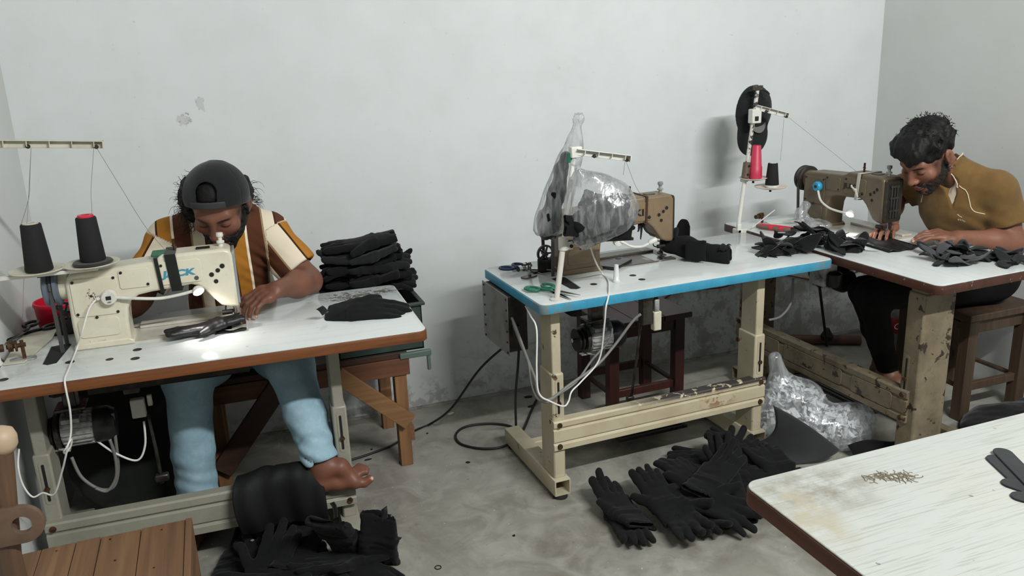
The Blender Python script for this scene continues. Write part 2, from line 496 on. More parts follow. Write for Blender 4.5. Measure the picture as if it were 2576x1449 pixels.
t.mix(t.noise(14, 5, .6, lo=.4, hi=.75), C(48, 128, 160)); t.mix(t.noise(80, 4, .6, lo=.69, hi=.72), C(190, 205, 208), .8)
t.mix(t.math('MULTIPLY', t.math('MAXIMUM', t.ellipse((0, 0, .72), (.09, .09, .1), .6), t.ellipse((1.2, 0, .73), (.07, .1, .1), .6)), t.noise(40, 5, .7, lo=.46, hi=.52)), C(120, 122, 112), .9)
M_EDGE2 = t.done()
M_STEEL1 = paint('grey_stand_paint', C(150, 148, 134), C(62, 56, 50), C(112, 108, 96), .42, 26, .77)
M_STEEL2 = paint('cream_stand_paint', C(188, 178, 152), C(84, 62, 44), C(146, 132, 106), .45, 22, .665)
M_STEEL3 = paint('dirty_cream_stand_paint', C(126, 114, 92), C(50, 39, 30), C(72, 60, 46), .55, 18, .60, .85)
t = MT('chipped_beam_paint', C(192, 181, 154), .45)
t.mix(t.noise(9, 5, .6, lo=.45, hi=.75), C(164, 146, 114), .6)
t.mix(t.noise(20, 6, .65, lo=.70, hi=.715, dist=.4), C(112, 78, 44))
top = t.ellipse((.80, .05, .305), (.42, .08, .017), .25)
t.mix(t.math('MULTIPLY', top, t.noise(34, 4, .6, lo=.40, hi=.42)), C(58, 50, 46))
t.mix(t.math('MULTIPLY', t.ellipse((.74, .05, .25), (.07, .08, .03), .5), t.noise(30, 4, .6, lo=.5, hi=.56)), C(140, 96, 50), .8)
M_BEAM2 = t.done()
M_DARK = plain('dark_steel', C(44, 42, 40), .5, .6, var=(C(70, 60, 50), 30, .45, .7))
M_IRON = plain('worn_iron', C(92, 88, 82), .38, .85, var=(C(60, 50, 42), 25, .45, .7))
M_CHROME = plain('polished_steel', C(190, 190, 188), .18, 1.)
M_ALU = plain('cast_aluminium', C(168, 168, 165), .4, .25, var=(C(96, 92, 88), 30, .45, .7))
M_RUST = plain('rusty_bolt', C(92, 66, 42), .6, .5, var=(C(58, 38, 24), 80, .4, .6))
M_BLACKP = plain('black_plastic', C(26, 26, 27), .45)
M_RUBBER = plain('black_rubber', C(30, 30, 30), .7)
M_BELT = plain('drive_belt', C(66, 66, 66), .7)
M_WHITEP = plain('white_plastic', C(216, 214, 206), .35, var=(C(190, 186, 174), 20, .5, .75))
M_CREAMP = plain('yellowed_plastic', C(200, 196, 178), .4, var=(C(176, 168, 146), 20, .45, .75))
M_CABLEG = plain('grey_cable', C(120, 118, 114), .55)
M_CABLEW = plain('white_cable', C(222, 220, 214), .4)
M_CABLEB = plain('black_cable', C(24, 24, 24), .5)
M_THREAD = plain('black_thread', C(17, 17, 18), .85, bump=(400, .3, .0006))
M_HOLE = plain('dark_hole', C(18, 17, 16), .8)

# ------------------------------------------------------------------ sewing tables
def sewing_table(label, loc, rotz, L, h, mats, beam_z, xL=.055, xR=.905, slot=((.113, .16), (.345, .045)), holes=(), panel=False, ybeam=.07, pw=.046, pd=.107, ptop=.475):
    lam, edge, steel, beamm = mats
    D = .55
    T = thing('sewing_table', label, 'sewing table', loc, rotz)
    core = MB().prism(roundrect(0, 0, L, D, .028), h-.034, h-.003, axis=2).build('tabletop', edge, T, .002)
    lm = MB().prism(roundrect(.003, .003, L-.003, D-.003, .026), h-.0031, h, axis=2).build('laminate', lam, T, .0012)
    (sx0, sy0), (sx1, sy1) = slot[0], slot[1]
    cutter = lambda: MB().prism([(sx0+.035, -.05+sy1), (sx0+.045+.005, sy0+.12), (sx0+.005, sy0+.18), (sx0-.02, sy1-.05)], h-.1, h+.05, axis=2)
    a, b = slot
    poly = [(a[0]-.016, a[1]+.006), (a[0]-.02, b[1]-.01), (a[0]+.02, b[1]), (a[0]+.036, b[1]-.012), (a[0]+.036, b[1]*.9), (a[0]+.022, a[1]), (a[0], a[1]-.008)]
    mk = lambda: MB().prism(poly, h-.1, h+.05, axis=2)
    cut(core, mk()); cut(lm, mk())
    MB().prism(poly, h-.1, h-.0034, axis=2).build('slot_shade', M_HOLE, T)  # near-black plug stands in for the shade inside the belt slot
    for hx, hy, r in holes:
        MB().cyl((hx, hy, h-.001), (hx, hy, h+.0006), r, n=24).build('hole_plug', M_DARK, T)
    for x in (xL, xR):
        lo = MB().box((x, .065, .075), (x+pw, .065+pd, ptop)).build('leg', steel, T, .006)
        MB().box((x+.005, .072, ptop-.02), (x+pw-.006, .058+pd, h-.034)).build('inner_post', steel, lo, .004)
        MB().box((x-.012, .055, h-.046), (x+.06, .2, h-.0345)).build('top_bracket', steel, lo, .003)
        # key-slot plate and its clamping bolt on the narrow face
        sp = MB().prism([(px, pz) for px, pz in roundrect(x+.012, .315, x+.034, .455, .010)], .0635, .0655, axis=1).build('slot_plate', steel, lo)
        MB().prism(roundrect(x+.019, .325, x+.027, .445, .0039), .0628, .064, axis=1).build('slot', M_HOLE, lo)
        MB().cyl((x+.023, .066, .365), (x+.023, .057, .365), .0085, n=6).build('bolt', M_RUST, lo)
        ft = MB().box((x-.008, .045, .016), (x+pw+.008, .53, .078)).build('foot', steel, T, .003)
        cut(ft, MB().box((x-.003, .0, .021), (x+pw+.003, .15, .073)))
        for fy in (.07, .5):
            MB().cyl((x+.023, fy, 0), (x+.023, fy, .017), .027, .025).build('rubber_foot', M_RUBBER, ft)
    z0, z1 = beam_z
    H = z1-z0
    y = ybeam-.012
    pr = [(y+.012, z0), (y-.004, z0+.002), (y-.004, z0+H*.2), (y+.002, z0+H*.23), (y+.003, z0+H*.27), (y-.003, z0+H*.30), (y-.003, z0+H*.68),
          (y+.003, z0+H*.71), (y+.002, z0+H*.75), (y-.005, z0+H*.79), (y-.005, z1-.006), (y, z1), (y+.035, z1), (y+.035, z1-.003), (y+.012, z1-.003)]
    bm = MB().prism([(a, b) for a, b in pr], xL-.002, xR+.048, axis=0).build('crossbeam', beamm, T, .0015)
    for bx in (xL+.02, xR+.026):
        for bz in (z0+H*.14, z0+H*.86):
            MB().cyl((bx, y-.003, bz), (bx, y-.009, bz), .0105, .009, n=12).build('bolt', M_RUST, bm)
    if panel:
        for a, b in ((xL+.06, xL+.30), (xL+.33, xR-.27), (xR-.22, xR-.02)):
            rr = roundrect(a, z0+H*.24, b, z0+H*.77, .012)
            MB().prism(rr, y-.0052, y-.001, axis=1).build('pressed_panel', beamm, bm, .0018)
    MB().box((xL+.05, .37, .03), (xR-.004, .41, .072)).build('rear_rail', steel, T, .004)
    pd = MB()
    for i in range(9):
        pd.box((.40, .20+i*.022, .082), (.70, .213+i*.022, .094))
    pd.box((.40, .195, .085), (.415, .395, .096)).box((.685, .195, .085), (.70, .395, .096))
    pd.build('treadle_pedal', M_DARK, T, .001)
    MB().box((.53, .30, .06), (.57, .37, .085)).build('pedal_hinge', M_IRON, T)
    return T

def motor(T, c, s=1.):
    """clutch motor hung under the table top: finned body, end bell, pulley, hanger"""
    x, y, z = 0, 0, 0
    b = MB().cyl((x-.04, y, z), (x+.075, y, z), .062, n=32)
    for i in range(22):
        a = 2*pi*i/22
        b.bar((x-.035, y+.064*cos(a), z+.064*sin(a)), (x+.07, y+.064*cos(a), z+.064*sin(a)), .004, .012, (0, cos(a), sin(a))) if i % 1 == 0 else None
    m = b.build('motor', M_ALU, T); m.location = c; m.scale = (.78,)*3
    Mx = frame((x+.07, y, z), (x+.2, y, z))
    R = Matrix(((0, 0, 1, 0), (0, 1, 0, 0), (-1, 0, 0, 0), (0, 0, 0, 1)))
    lt = lambda prof, x0: MB().lathe(prof, Matrix.Translation((x0, y, z)) @ R, 32)
    lt([(.066, 0), (.07, .01), (.07, .05), (.055, .075), (.02, .08)], x+.074).build('end_bell', M_BLACKP, m)
    lt([(.02, -.03), (.068, -.025), (.072, -.01), (.05, .0)], x-.038).build('clutch_cover', M_IRON, m)
    lt([(.02, 0), (.055, 0), (.055, .008), (.043, .014), (.055, .02), (.055, .028), (.02, .028)], x-.1).build('pulley', M_DARK, m)
    MB().cyl((x-.118, y, z), (x-.06, y, z), .011).build('shaft', M_CHROME, m)
    MB().box((x-.02, y-.02, z+.055), (x+.04, y+.03, (T['h']-.036-c[2])/.78)).box((x-.05, y-.045, z+.085), (x+.06, y+.05, z+.098)).build('hanger', M_IRON, m, .003)
    MB().box((x-.03, y-.07, z+.045), (x+.035, y-.02, z+.064)).build('terminal_cover', M_ALU, m, .003)
    MB().bar((x-.06, y-.03, z-.06), (x-.02, y-.03, z-.075), .03, .006).bar((x-.085, y-.02, z-.07), (x-.03, y-.02, z-.07), .03, .006).build('clutch_lever', M_ALU, m, .001)
    return m
def cable(name, pts, r, m, parent=None, label=None, n=8, cat=None, seg=7):
    o = MB().tube(spline(pts, seg), r, n).build(name, m, parent, angle=180, label=label)
    if cat: o['category'] = cat
    return o

TH = .758
T1 = sewing_table('white-topped sewing table with plain brown plywood edge under the cream machine', (-.648, 2.361, 0), -.021, 1.18, TH,
                  (M_LAM1, M_EDGE1, M_STEEL1, M_STEEL1), (.13, .262), .03, .89, slot=((.128, .162), (.16, .345)),
                  holes=((.358, .185, .0125), (.359, .107, .0125), (.29, .131, .0105), (.185, .154, .0125), (.035, .08, .012)), ybeam=.19)
for ch in T1.children:      # this stand sits further back under its top
    if ch.name.split('.')[0] in ('leg', 'foot', 'rear_rail', 'treadle_pedal', 'pedal_hinge'):
        ch.location.y = .13 if ch.name.split('.')[0] in ('leg',) else .06
T1['h'] = TH
motor(T1, (.135, .29, .505))
T2 = sewing_table('sewing table with bright blue painted edge and chipped cream stand', (.931, 2.429, 0), .044, 1.205, .75,
                  (M_LAM, M_EDGE2, M_STEEL2, M_BEAM2), (.188, .302), .06, .908, slot=((.185, .125), (.16, .30)),
                  holes=((.44, .175, .0125), (.441, .113, .0125), (.265, .143, .0125)), ybeam=.07)
T2['h'] = .75
motor(T2, (.335, .28, .50))
T3 = sewing_table('sewing table with scuffed dark brown edge against the right wall, stand long grimy', (2.110, 3.200, 0), .046-pi/2, 1.18, TH,
                  (M_LAM, M_EDGE3, M_STEEL3, M_STEEL3), (.20, .325), .06, 1.0, pw=.075, pd=.145, ptop=.69, slot=((.12, .20), (.16, .35)), holes=(), panel=True, ybeam=.07)
T3['h'] = TH
motor(T3, (.36, .30, .56))
T3['label'] = 'sewing table with scuffed dark brown edge and grimy cream stand beside the man in olive'

# foreground table: only its top shows, standing on four turned-out steel legs
t = MT('grained_white_laminate', C(182, 184, 179), .3)
t.mix(t.noise(1., 2, .5, t.coords((8, 260, 8)), .56, .64, .6), C(150, 153, 146), .55)
t.mix(t.noise(1., 3, .5, t.coords((5, 110, 5), rot=(0, 0, .03)), .58, .70), C(168, 170, 162), .7)
t.mix(t.math('MULTIPLY', t.math('MAXIMUM', t.ellipse((.10, -.075, .76), (.13, .075, .2), .45), t.ellipse((.16, -.085, .76), (.07, .035, .2), .5)), t.noise(22, 6, .65, lo=.36, hi=.66)), C(128, 122, 106), .9)
t.mix(t.math('MULTIPLY', t.ellipse((.03, -.14, .76), (.05, .10, .2), .4), t.noise(15, 5, .65, lo=.42, hi=.6)), C(168, 158, 134), .8)
t.mix(t.math('MULTIPLY', t.ellipse((.55, -.20, .76), (.2, .1, .2), .5), t.noise(6, 3, .6, lo=.4, hi=.7)), C(190, 182, 150), .35)
t.mix(t.noise(55, 2, .5, lo=.76, hi=.77), C(96, 94, 88), .7)
M_LAM4 = t.done()
M_EDGE4 = wood('dark_brown_edge', C(98, 54, 34), C(66, 36, 24), 1, .45, 18, C(34, 20, 14))
T4 = thing('cutting_table', 'white wood-grained table top with dark brown edge nearest the viewer', 'table', (.852, 1.203, 0), .022)
MB().prism(roundrect(0, -.62, 1.25, 0, .03, 8), .724, .7565, axis=2).build('tabletop', M_EDGE4, T4, .002)
MB().prism(roundrect(.002, -.618, 1.248, -.002, .029, 8), .7564, .76, axis=2).build('laminate', M_LAM4, T4, .0015)
mb = MB()
for x in (.75, 1.18):
    for y in (-.55, -.06):
        MB().box((x, y, 0), (x+.04, y+.04, .724)).build('leg', M_STEEL3, T4, .004)
MB().box((.75, -.54, .62), (1.2, -.06, .66)).build('rail', M_STEEL3, T4, .003)
# ------------------------------------------------------------------ sewing machines
def at(T, x, y, z):
    """point of a table's own frame in the room"""
    a = T.rotation_euler.z
    return Vector((T.location.x+x*cos(a)-y*sin(a), T.location.y+x*sin(a)+y*cos(a), z))
M_JACK = paint('ivory_machine_paint', C(214, 208, 188), C(96, 84, 66), C(186, 176, 150), .35, 30, .80, .5)
M_JUKI1 = paint('tan_machine_paint', C(126, 107, 82), C(66, 52, 40), C(98, 82, 62), .42, 30, .76, .6)
M_JUKI2 = paint('brown_machine_paint', C(104, 90, 70), C(50, 42, 34), C(76, 64, 48), .42, 30, .74, .7)
M_PLATE = plain('steel_bed_plate', C(204, 199, 188), .3, .1, var=(C(176, 168, 152), 16, .45, .75))
M_PLATE2 = plain('worn_brown_bed', C(96, 90, 84), .3, .4, var=(C(150, 146, 140), 14, .56, .6))
M_FACEG = plain('grey_face_plate', C(150, 154, 158), .35, .3)
M_FACED = plain('dark_face_plate', C(58, 52, 44), .4, .5, var=(C(84, 72, 56), 30, .5, .7))
M_TEAL = plain('teal_print', C(58, 140, 166), .5)
M_INK = plain('black_print', C(28, 24, 22), .5)
M_WHEEL = plain('blue_grey_wheel', C(106, 114, 128), .35, .35)
M_STRAPB = fabric('black_strap_cloth', C(26, 28, 26), C(34, 36, 34))
M_STRAPW = fabric('white_strap_cloth', C(206, 202, 192), C(184, 178, 166))
M_STRAPR = plain('brown_rubber_strap', C(60, 36, 24), .6)
RY90 = Matrix(((0, 0, 1, 0), (0, 1, 0, 0), (-1, 0, 0, 0), (0, 0, 0, 1)))      # local z onto +x
UPR = Matrix(((1, 0, 0, 0), (0, 0, -1, 0), (0, 1, 0, 0), (0, 0, 0, 1)))        # flat drawing stood upright, facing -y
OUT = [(0, 0), (-.002, .07), (0, .20), (.008, .222), (.02, .228), (.236, .240), (.252, .247), (.266, .255), (.44, .256), (.456, .25), (.462, .235),
       (.462, .072), (.437, .074), (.412, .083), (.392, .108), (.372, .135), (.352, .152), (.335, .158), (.30, .153), (.225, .149), (.188, .144), (.165, .130), (.154, .108), (.149, .07), (.149, 0)]
def machine(label, loc, rotz, body, plate, face, wheel, ink, word, tsize, rings, sc=1., squash=1.):
    T = thing('sewing_machine', label, 'sewing machine', loc, rotz)
    b = MB().prism(OUT, .0, .098, axis=1).build('body', body, T, .009, 3, 25)
    # plinth flare at the foot of the pillar
    MB().prism([(-.006, 0), (-.006, .012), (.004, .02), (.145, .02), (.157, .012), (.157, 0)], -.006, .104, axis=1).build('pillar_foot', body, b, .004)
    # raised covers on the rear face
    for nm, (x0, z0, x1, z1), r in (('side_cover', (.012, .098, .136, .212), .014), ('lower_cover', (.014, .034, .126, .090), .012),
                                    ('arm_cover', (.142, .168, .226, .226), .008), ('name_cover', (.248, .166, .37, .236), .010)):
        MB().prism(roundrect(x0, z0, x1, z1, r), -.0028, .002, axis=1).build(nm, body, b, .0016, 2)
    for x, z in ((.02, .204), (.128, .206), (.02, .108), (.068, .094), (.126, .104), (.15, .218), (.218, .176), (.26, .226)):
        MB().cyl((x, -.0026, z), (x, -.0046, z), .0042, n=12).build('screw', M_DARK, b)
    for x, z, r in ((.429, .205, .0072), (.415, .193, .0066), (.396, .182, .0070), (.406, .160, .0066)):
        if rings: MB().ring(r*.9, r*1.45, -.003, .001, Matrix.Translation((x, 0, z)) @ Matrix.Rotation(pi/2, 4, 'X') @ Matrix.Translation((0, 0, 0))).build('adjuster_ring', body, b)
        MB().cyl((x, .001, z), (x, -.0012, z), r, n=20).build('adjuster', M_HOLE, b)
    MB().cyl((.353, .001, .178), (.353, -.0042, .178), .0065, n=20).build('plug_screw', M_CHROME if not rings else M_DARK, b)
    # word on the arm
    if word:
        text(word, 'lettering', tsize, .0006, ink, b, Matrix.Translation((.305 if not rings else .286, -.0036, .198)) @ UPR @ Matrix.Diagonal((1.45, 1, 1, 1)), bold=.0011, shear=.12 if not rings else 0)
    # end face plate, hollowed with rods showing on the worn machines
    MB().prism(roundrect(.004, .078, .092, .248, .012), .460, .468, axis=0).build('face_plate', face, T, .002)
    if rings:
        fp = MB().prism(roundrect(.020, .092, .076, .232, .008), .467, .4688, axis=0).build('face_recess', M_HOLE, T)
        for yy in (.034, .048, .062): MB().cyl((.471, yy, .095), (.471, yy, .225), .0035).build('link_rod', M_IRON, fp)
        for zz in (.12, .17, .215): MB().box((.4685, .026, zz), (.474, .07, zz+.008)).build('link_bracket', M_IRON, fp)
    # hand wheel with belt groove
    MB().lathe([(.012, 0), (.05, .0), (.056, .004), (.056, .014), (.046, .019), (.046, .024), (.056, .029), (.056, .038), (.048, .042), (.014, .044)], Matrix.Translation((-.062, .05, .186)) @ RY90, 40).build('hand_wheel', wheel, T)
    MB().cyl((-.02, .05, .186), (.004, .05, .186), .04, n=32).build('wheel_boss', body, T)
    MB().cyl((-.07, .05, .186), (-.06, .05, .186), .014).build('wheel_screw', M_IRON, T)
    # bed and hook cover
    MB().prism(roundrect(.002, -.002, .477, .178, .008), -.002, .0045, axis=2).build('bed', plate, T, .001)
    MB().box((.16, .128, .0045), (.452, .178, .014)).build('bed_ledge', plate, T, .002)
    MB().prism(roundrect(.435, .03, .475, .07, .006), .0046, .0058, axis=2).build('needle_plate', M_CHROME, T)
    MB().box((.38, .0, .0046), (.432, .12, .0056)).build('slide_plate', M_CHROME, T)
    # needle bar, presser bar, foot
    nb = MB().cyl((.447, .05, .03), (.447, .05, .08), .0036).cyl((.447, .05, .005), (.447, .05, .03), .0011).box((.442, .044, .026), (.453, .056, .036)).build('needle_bar', M_CHROME, T)
    MB().cyl((.447, .066, .014), (.447, .066, .085), .0042).build('presser_bar', M_IRON, T)
    MB().box((.438, .038, .0085), (.457, .075, .012)).box((.441, .060, .011), (.453, .073, .024)).box((.432, .04, .012), (.437, .07, .02)).build('presser_foot', M_IRON, T, .001)
    MB().tube(spline([(.447, .07, .06), (.425, .08, .062), (.42, .075, .045), (.43, .06, .04)], 5), .0022, 6).box((.428, .03, .048), (.446, .05, .054)).cyl((.41, .03, .052), (.44, .03, .052), .0075).build('thread_tension', M_DARK, T)
    # oil knob, thread post
    MB().lathe([(.007, 0), (.007, .010), (.0115, .011), (.0115, .017), (.006, .019), (.006, .028), (.0095, .03), (.0105, .035), (.0095, .042), (.004, .043)], Matrix.Translation((.432, .05, .255)), 20).build('pressure_knob', M_WHITEP if not rings else M_ALU, T)
    MB().cyl((.30, .05, .255), (.30, .05, .292), .0042).cyl((.293, .05, .272), (.307, .05, .272), .002).build('thread_post', M_RUST, T)
    MB().prism(roundrect(.36, .03, .40, .06, .004), .2555, .258, axis=2).build('oil_cover', M_IRON, T)
    return T
def strap(T, x0, x1, m, z0=.146, z1=.258, name='strap', slant=0.):
    mb = MB(); e = .0022
    ys = (-.004-e, .098+e+.003)
    loop = [(ys[0], z0-e), (ys[1], z0-e), (ys[1], z1+e), (ys[0], z1+e)]
    inn = [(ys[0]+e, z0), (ys[1]-e, z0), (ys[1]-e, z1), (ys[0]+e, z1)]
    vs = []
    for x, s in ((x0, 0), (x1, 0)):
        for p in loop+inn: vs.append((x+slant*(p[1]-z1), p[0], p[1]))
    fs = []
    for i in range(4):
        j = (i+1) % 4
        fs += [(i, j, 8+j, 8+i), (4+i, 12+i, 12+j, 4+j), (i, 4+i, 4+j, j), (8+i, 8+j, 12+j, 12+i)]
    return mb.add(vs, fs).build(name, m, T, .0008)

P = at(T1, .19, .252, TH)
JK = machine('ivory sewing machine with teal lettering and two black straps round its arm', P, -.021, M_JACK, M_PLATE, M_FACEG, M_WHEEL, M_TEAL, 'JACK', .026, False)
strap(JK, .243, .254, M_STRAPB, .146, .2485, slant=-.06); strap(JK, .273, .304, M_STRAPB, .1475, .2555, slant=-.06)
body = [c for c in JK.children if c.name.startswith('body')][0]
text('JACK', 'cast_lettering', .017, .0012, M_JACK, body, Matrix.Translation((.066, -.0005, .018)) @ UPR @ Matrix.Diagonal((1.5, 1, 1, 1)), bold=.0004)
mb = MB(); random.seed(5)                      # blot of old glue and scratched paint beside the lamp
for i in range(46):
    a = random.random()*6.28; r = abs(random.gauss(0, .011)); x, z = .062+r*cos(a)*1.3, .158+r*sin(a)
    l = random.uniform(.002, .006); q = random.random()*3.14
    mb.bar((x, -.0031, z), (x+l*cos(q), -.0031, z+l*sin(q)), .0008, .0012, (0, -1, 0))
mb.build('scratches', M_DARK, body)['kind'] = 'stuff'
MB().prism(roundrect(.235, .02, .275, .085, .006), .2485, .256, axis=2).build('bobbin_pad', plain('green_pad', C(40, 104, 74), .6), JK, .002)

P = at(T2, .225, .296, .75)
J1 = machine('tan sewing machine with dark lettering half hidden behind the clear plastic bag', P, .044, M_JUKI1, M_PLATE2, M_FACED, M_DARK, M_INK, 'JUKI', .034, True)
strap(J1, .338, .347, M_STRAPR, .15, .2565, slant=.03)
P = at(T3, .165, .305, TH)
J2 = machine('dark brown sewing machine tied with white cloth strip at the right hand man', P, T3.rotation_euler.z-.02, M_JUKI2, M_PLATE, M_FACED, M_DARK, M_INK, 'JUKI', .028, True)
strap(J2, .325, .342, M_STRAPW, .15, .2565, slant=.10)
mb = MB()
mb.tube(spline([(.322, -.008, .19), (.31, -.016, .20), (.302, -.012, .206)], 4), .004, 6).tube(spline([(.322, -.008, .19), (.336, -.016, .178), (.340, -.012, .165)], 4), .004, 6).lathe([(.004, -.006), (.008, 0), (.004, .006)], Matrix.Translation((.322, -.01, .19)))
mb.build('knot', M_STRAPW, J2)
# thin cloth ties hanging under the tan machine's arm
mb = MB()
for pts in ([(.34, .03, .15), (.333, .02, .12), (.318, .0, .098)], [(.345, .03, .15), (.358, .02, .118), (.384, .0, .104)], [(.33, .03, .15), (.322, .02, .13), (.312, .01, .126)]):
    mb.tube(spline(pts, 5), [.006-.0035*i/10 for i in range(11)], 5)
mb.build('cloth_tie', M_STRAPB, J1)

# drive belts down through the slots, belonging to the machine they turn
def belt(T, h, wheel_x, z_bottom):
    mb = MB()
    for y in (.004, .098):
        mb.bar((wheel_x, y, .186), (wheel_x, .05+(y-.05)*.55, z_bottom), .010, .008, (0, 1, 0))
    mb.tube([(wheel_x, .05+.050*cos(a), .186+.050*sin(a)) for a in np.linspace(0, pi, 14)], .0048, 6)
    return mb.build('drive_belt', M_BELT, T)
for T in (JK, J1, J2): belt(T, 0, -.0405, -.22)

# ------------------------------------------------------------------ bobbin winders screwed to the table tops (parts of their tables)
def winder(T, x, y, h, dark, s=1., face=0.):
    R = Matrix.Translation((x, y, h)) @ Matrix.Rotation(face, 4, 'Z') @ Matrix.Diagonal((s, s, s, 1))
    m = M_IRON if dark else M_ALU
    b = MB().prism(roundrect(-.03, -.016, .03, .016, .012), .0, .0035, R, axis=2).build('bobbin_winder', m, T, .001)
    mb = MB()
    mb.add(*_boxvf((.0, -.004, .003), (.008, .004, .05)), R)
    mb.cyl(R @ Vector((-.03, 0, .038)), R @ Vector((.012, 0, .038)), .0055*s)
    mb.cyl(R @ Vector((-.026, 0, .038)), R @ Vector((-.016, 0, .038)), .013*s).cyl(R @ Vector((-.011, 0, .038)), R @ Vector((-.007, 0, .038)), .014*s).cyl(R @ Vector((-.05, 0, .038)), R @ Vector((-.036, 0, .038)), .010*s, n=8)
    mb.build('winder_tension', M_RUST if not dark else M_CHROME, b)
def _boxvf(a, b):
    m = MB().box(a, b); return m.v, m.f
winder(T1, .052, .235, TH, False, 1.15, .15)
winder(T2, .105, .345, .75, True, 1.1, .4)
winder(T3, .10, .14, TH, False, .95, 1.9)
# black wheel bracket behind the belt on the blue table, long arm of the winder on the others
def wheel_bracket(T, x, y, h, w=.2):
    b = MB().box((x, y, h), (x+.10, y+.05, h+.008)).box((x+.02, y, h), (x+.085, y+.012, h+.055)).build('winder_bracket', M_DARK, T, .003)
    mb = MB()
    R = Matrix.Translation((x+.045, y-.004, h+.075)) @ Matrix.Rotation(pi/2, 4, 'X')
    mb.ring(.026, .033, 0, .010, R).cyl((x+.045, y-.018, h+.075), (x+.045, y+.012, h+.075), .009)
    for a in range(5):
        q = a*2*pi/5
        mb.bar((x+.045, y-.009, h+.075), (x+.045+.028*cos(q), y-.009, h+.075+.028*sin(q)), .006, .005, (0, 1, 0))
    mb.build('winder_wheel', M_BLACKP, b)
wheel_bracket(T2, .135, .37, .75); wheel_bracket(T1, .10, .43, TH)
# tilted guard of thin plate lying on the left end of the ivory machine's table
mb = MB().prism([(-.012+.02, .20), (.062, .20), (.10, .40), (.10, .50), (.02, .53), (.0, .42)], TH+.0006, TH+.004, axis=2)
mb.build('winder_plate', M_CREAMP, T1, .001)
mb = MB().prism([(.10, .16), (.13, .16), (.20, .33), (.21, .38), (.15, .38), (.11, .25)], TH+.0006, TH+.003, axis=2).build('winder_plate', M_WHITEP, T3, .001)

# ------------------------------------------------------------------ gooseneck lamps
M_GLOW = bpy.data.materials.new('lit_led'); M_GLOW.use_nodes = True
nt = M_GLOW.node_tree; nt.nodes.remove(nt.nodes['Principled BSDF'])
e = nt.nodes.new('ShaderNodeEmission'); e.inputs[0].default_value = (1, .97, .92, 1); e.inputs[1].default_value = 60
nt.links.new(e.outputs[0], nt.nodes['Material Output'].inputs[0])
def gooseneck(label, T, base, neck, head, aim, basem, r=.022, squash=False, cord=None, power=.9):
    """lamp in the machine's frame: magnetic puck, bent neck, head with a lit face pointing along aim"""
    L = thing('machine_lamp', label, 'lamp', T.matrix_world @ Vector(base) if False else at(T, base[0], base[1], T.location.z+base[2]), T.rotation_euler.z)
    o = Vector(base)
    q = lambda p: Vector(p)-o
    MB().lathe([(r*.9, 0), (r, .003), (r, .016), (r*.85, .021), (r*.3, .0215)], Matrix.Rotation(pi/2, 4, 'X'), 32).build('magnet_base', basem, L)
    MB().prism(roundrect(-.007, -.005, .007, .006, .0015), -.0228, -.021, axis=1).build('switch', M_BLACKP, L)
    MB().tube(spline([q(p) for p in neck], 8), .0046, 10).build('neck', M_WHITEP, L)
    a = Vector(aim).normalized(); R = a.to_track_quat('Z', 'Y').to_matrix().to_4x4(); R.translation = q(head)
    hd = MB().lathe([(.004, -.012), (.010, -.010), (.0165, -.002), (.0175, .006), (.0165, .007)], R, 28).build('lamp_head', M_WHITEP, L)
    MB().lathe([(.001, .0072), (.0155, .0070), (.014, .0085), (.001, .0095)], R, 24).build('led_face', M_GLOW, hd)
    l = bpy.data.lights.new('led', 'SPOT'); l.energy = power; l.spot_size = radians(120); l.spot_blend = .6; l.shadow_soft_size = .012; l.color = (1, .97, .92)
    lo = bpy.data.objects.new('led', l); COL.objects.link(lo); lo.parent = L
    lo.location = q(head)+a*.013; lo.rotation_euler = Vector((.35, -.1, -.9)).to_track_quat('-Z', 'Y').to_euler()
    return L
LJ = gooseneck('white gooseneck lamp glowing on the ivory machine with its cord hanging off the table', JK, (.11, -.003, .152),
               [(.13, -.014, .149), (.18, -.018, .141), (.245, -.02, .133), (.30, -.02, .137), (.338, -.02, .143)], (.352, -.02, .144), (.35, -.72, -.6), M_WHITEP, power=1.1)
text('LED', 'lettering', .006, .0002, M_INK, LJ, Matrix.Translation((0, -.0222, -.012)) @ UPR)
o0 = LJ.location; a0 = -LJ.rotation_euler.z
def lj(v): d = Vector(v)-o0; return Vector((d.x*cos(a0)-d.y*sin(a0), d.x*sin(a0)+d.y*cos(a0), d.z))
path = [AY(248, 748, 2.60), AY(225, 775, 2.585), AY(208, 830, 2.572), AZ(192, 880, .768), AZ(172, 930, .766), AY(163, 955, 2.357), AY(167, 985, 2.34), AY(176, 1030, 2.34), AY(179, 1075, 2.345), AY(176, 1105, 2.34), AY(168, 1125, 2.33),
        AY(161, 1136, 2.335), AY(166, 1140, 2.345), AY(178, 1122, 2.35), AY(180, 1105, 2.345), AY(172, 1118, 2.335), AY(165, 1150, 2.34), AY(155, 1190, 2.36), AY(137, 1243, 2.38), AY(108, 1240, 2.40), AY(82, 1250, 2.40), AY(58, 1220, 2.41), AY(46, 1175, 2.42), AY(48, 1130, 2.46)]
cable('cord', [lj(p) for p in path], .0026, M_CABLEW, LJ)
MB().cyl((-.022, -.01, .0), (-.032, -.011, -.003), .0034).build('plug', M_WHITEP, LJ)

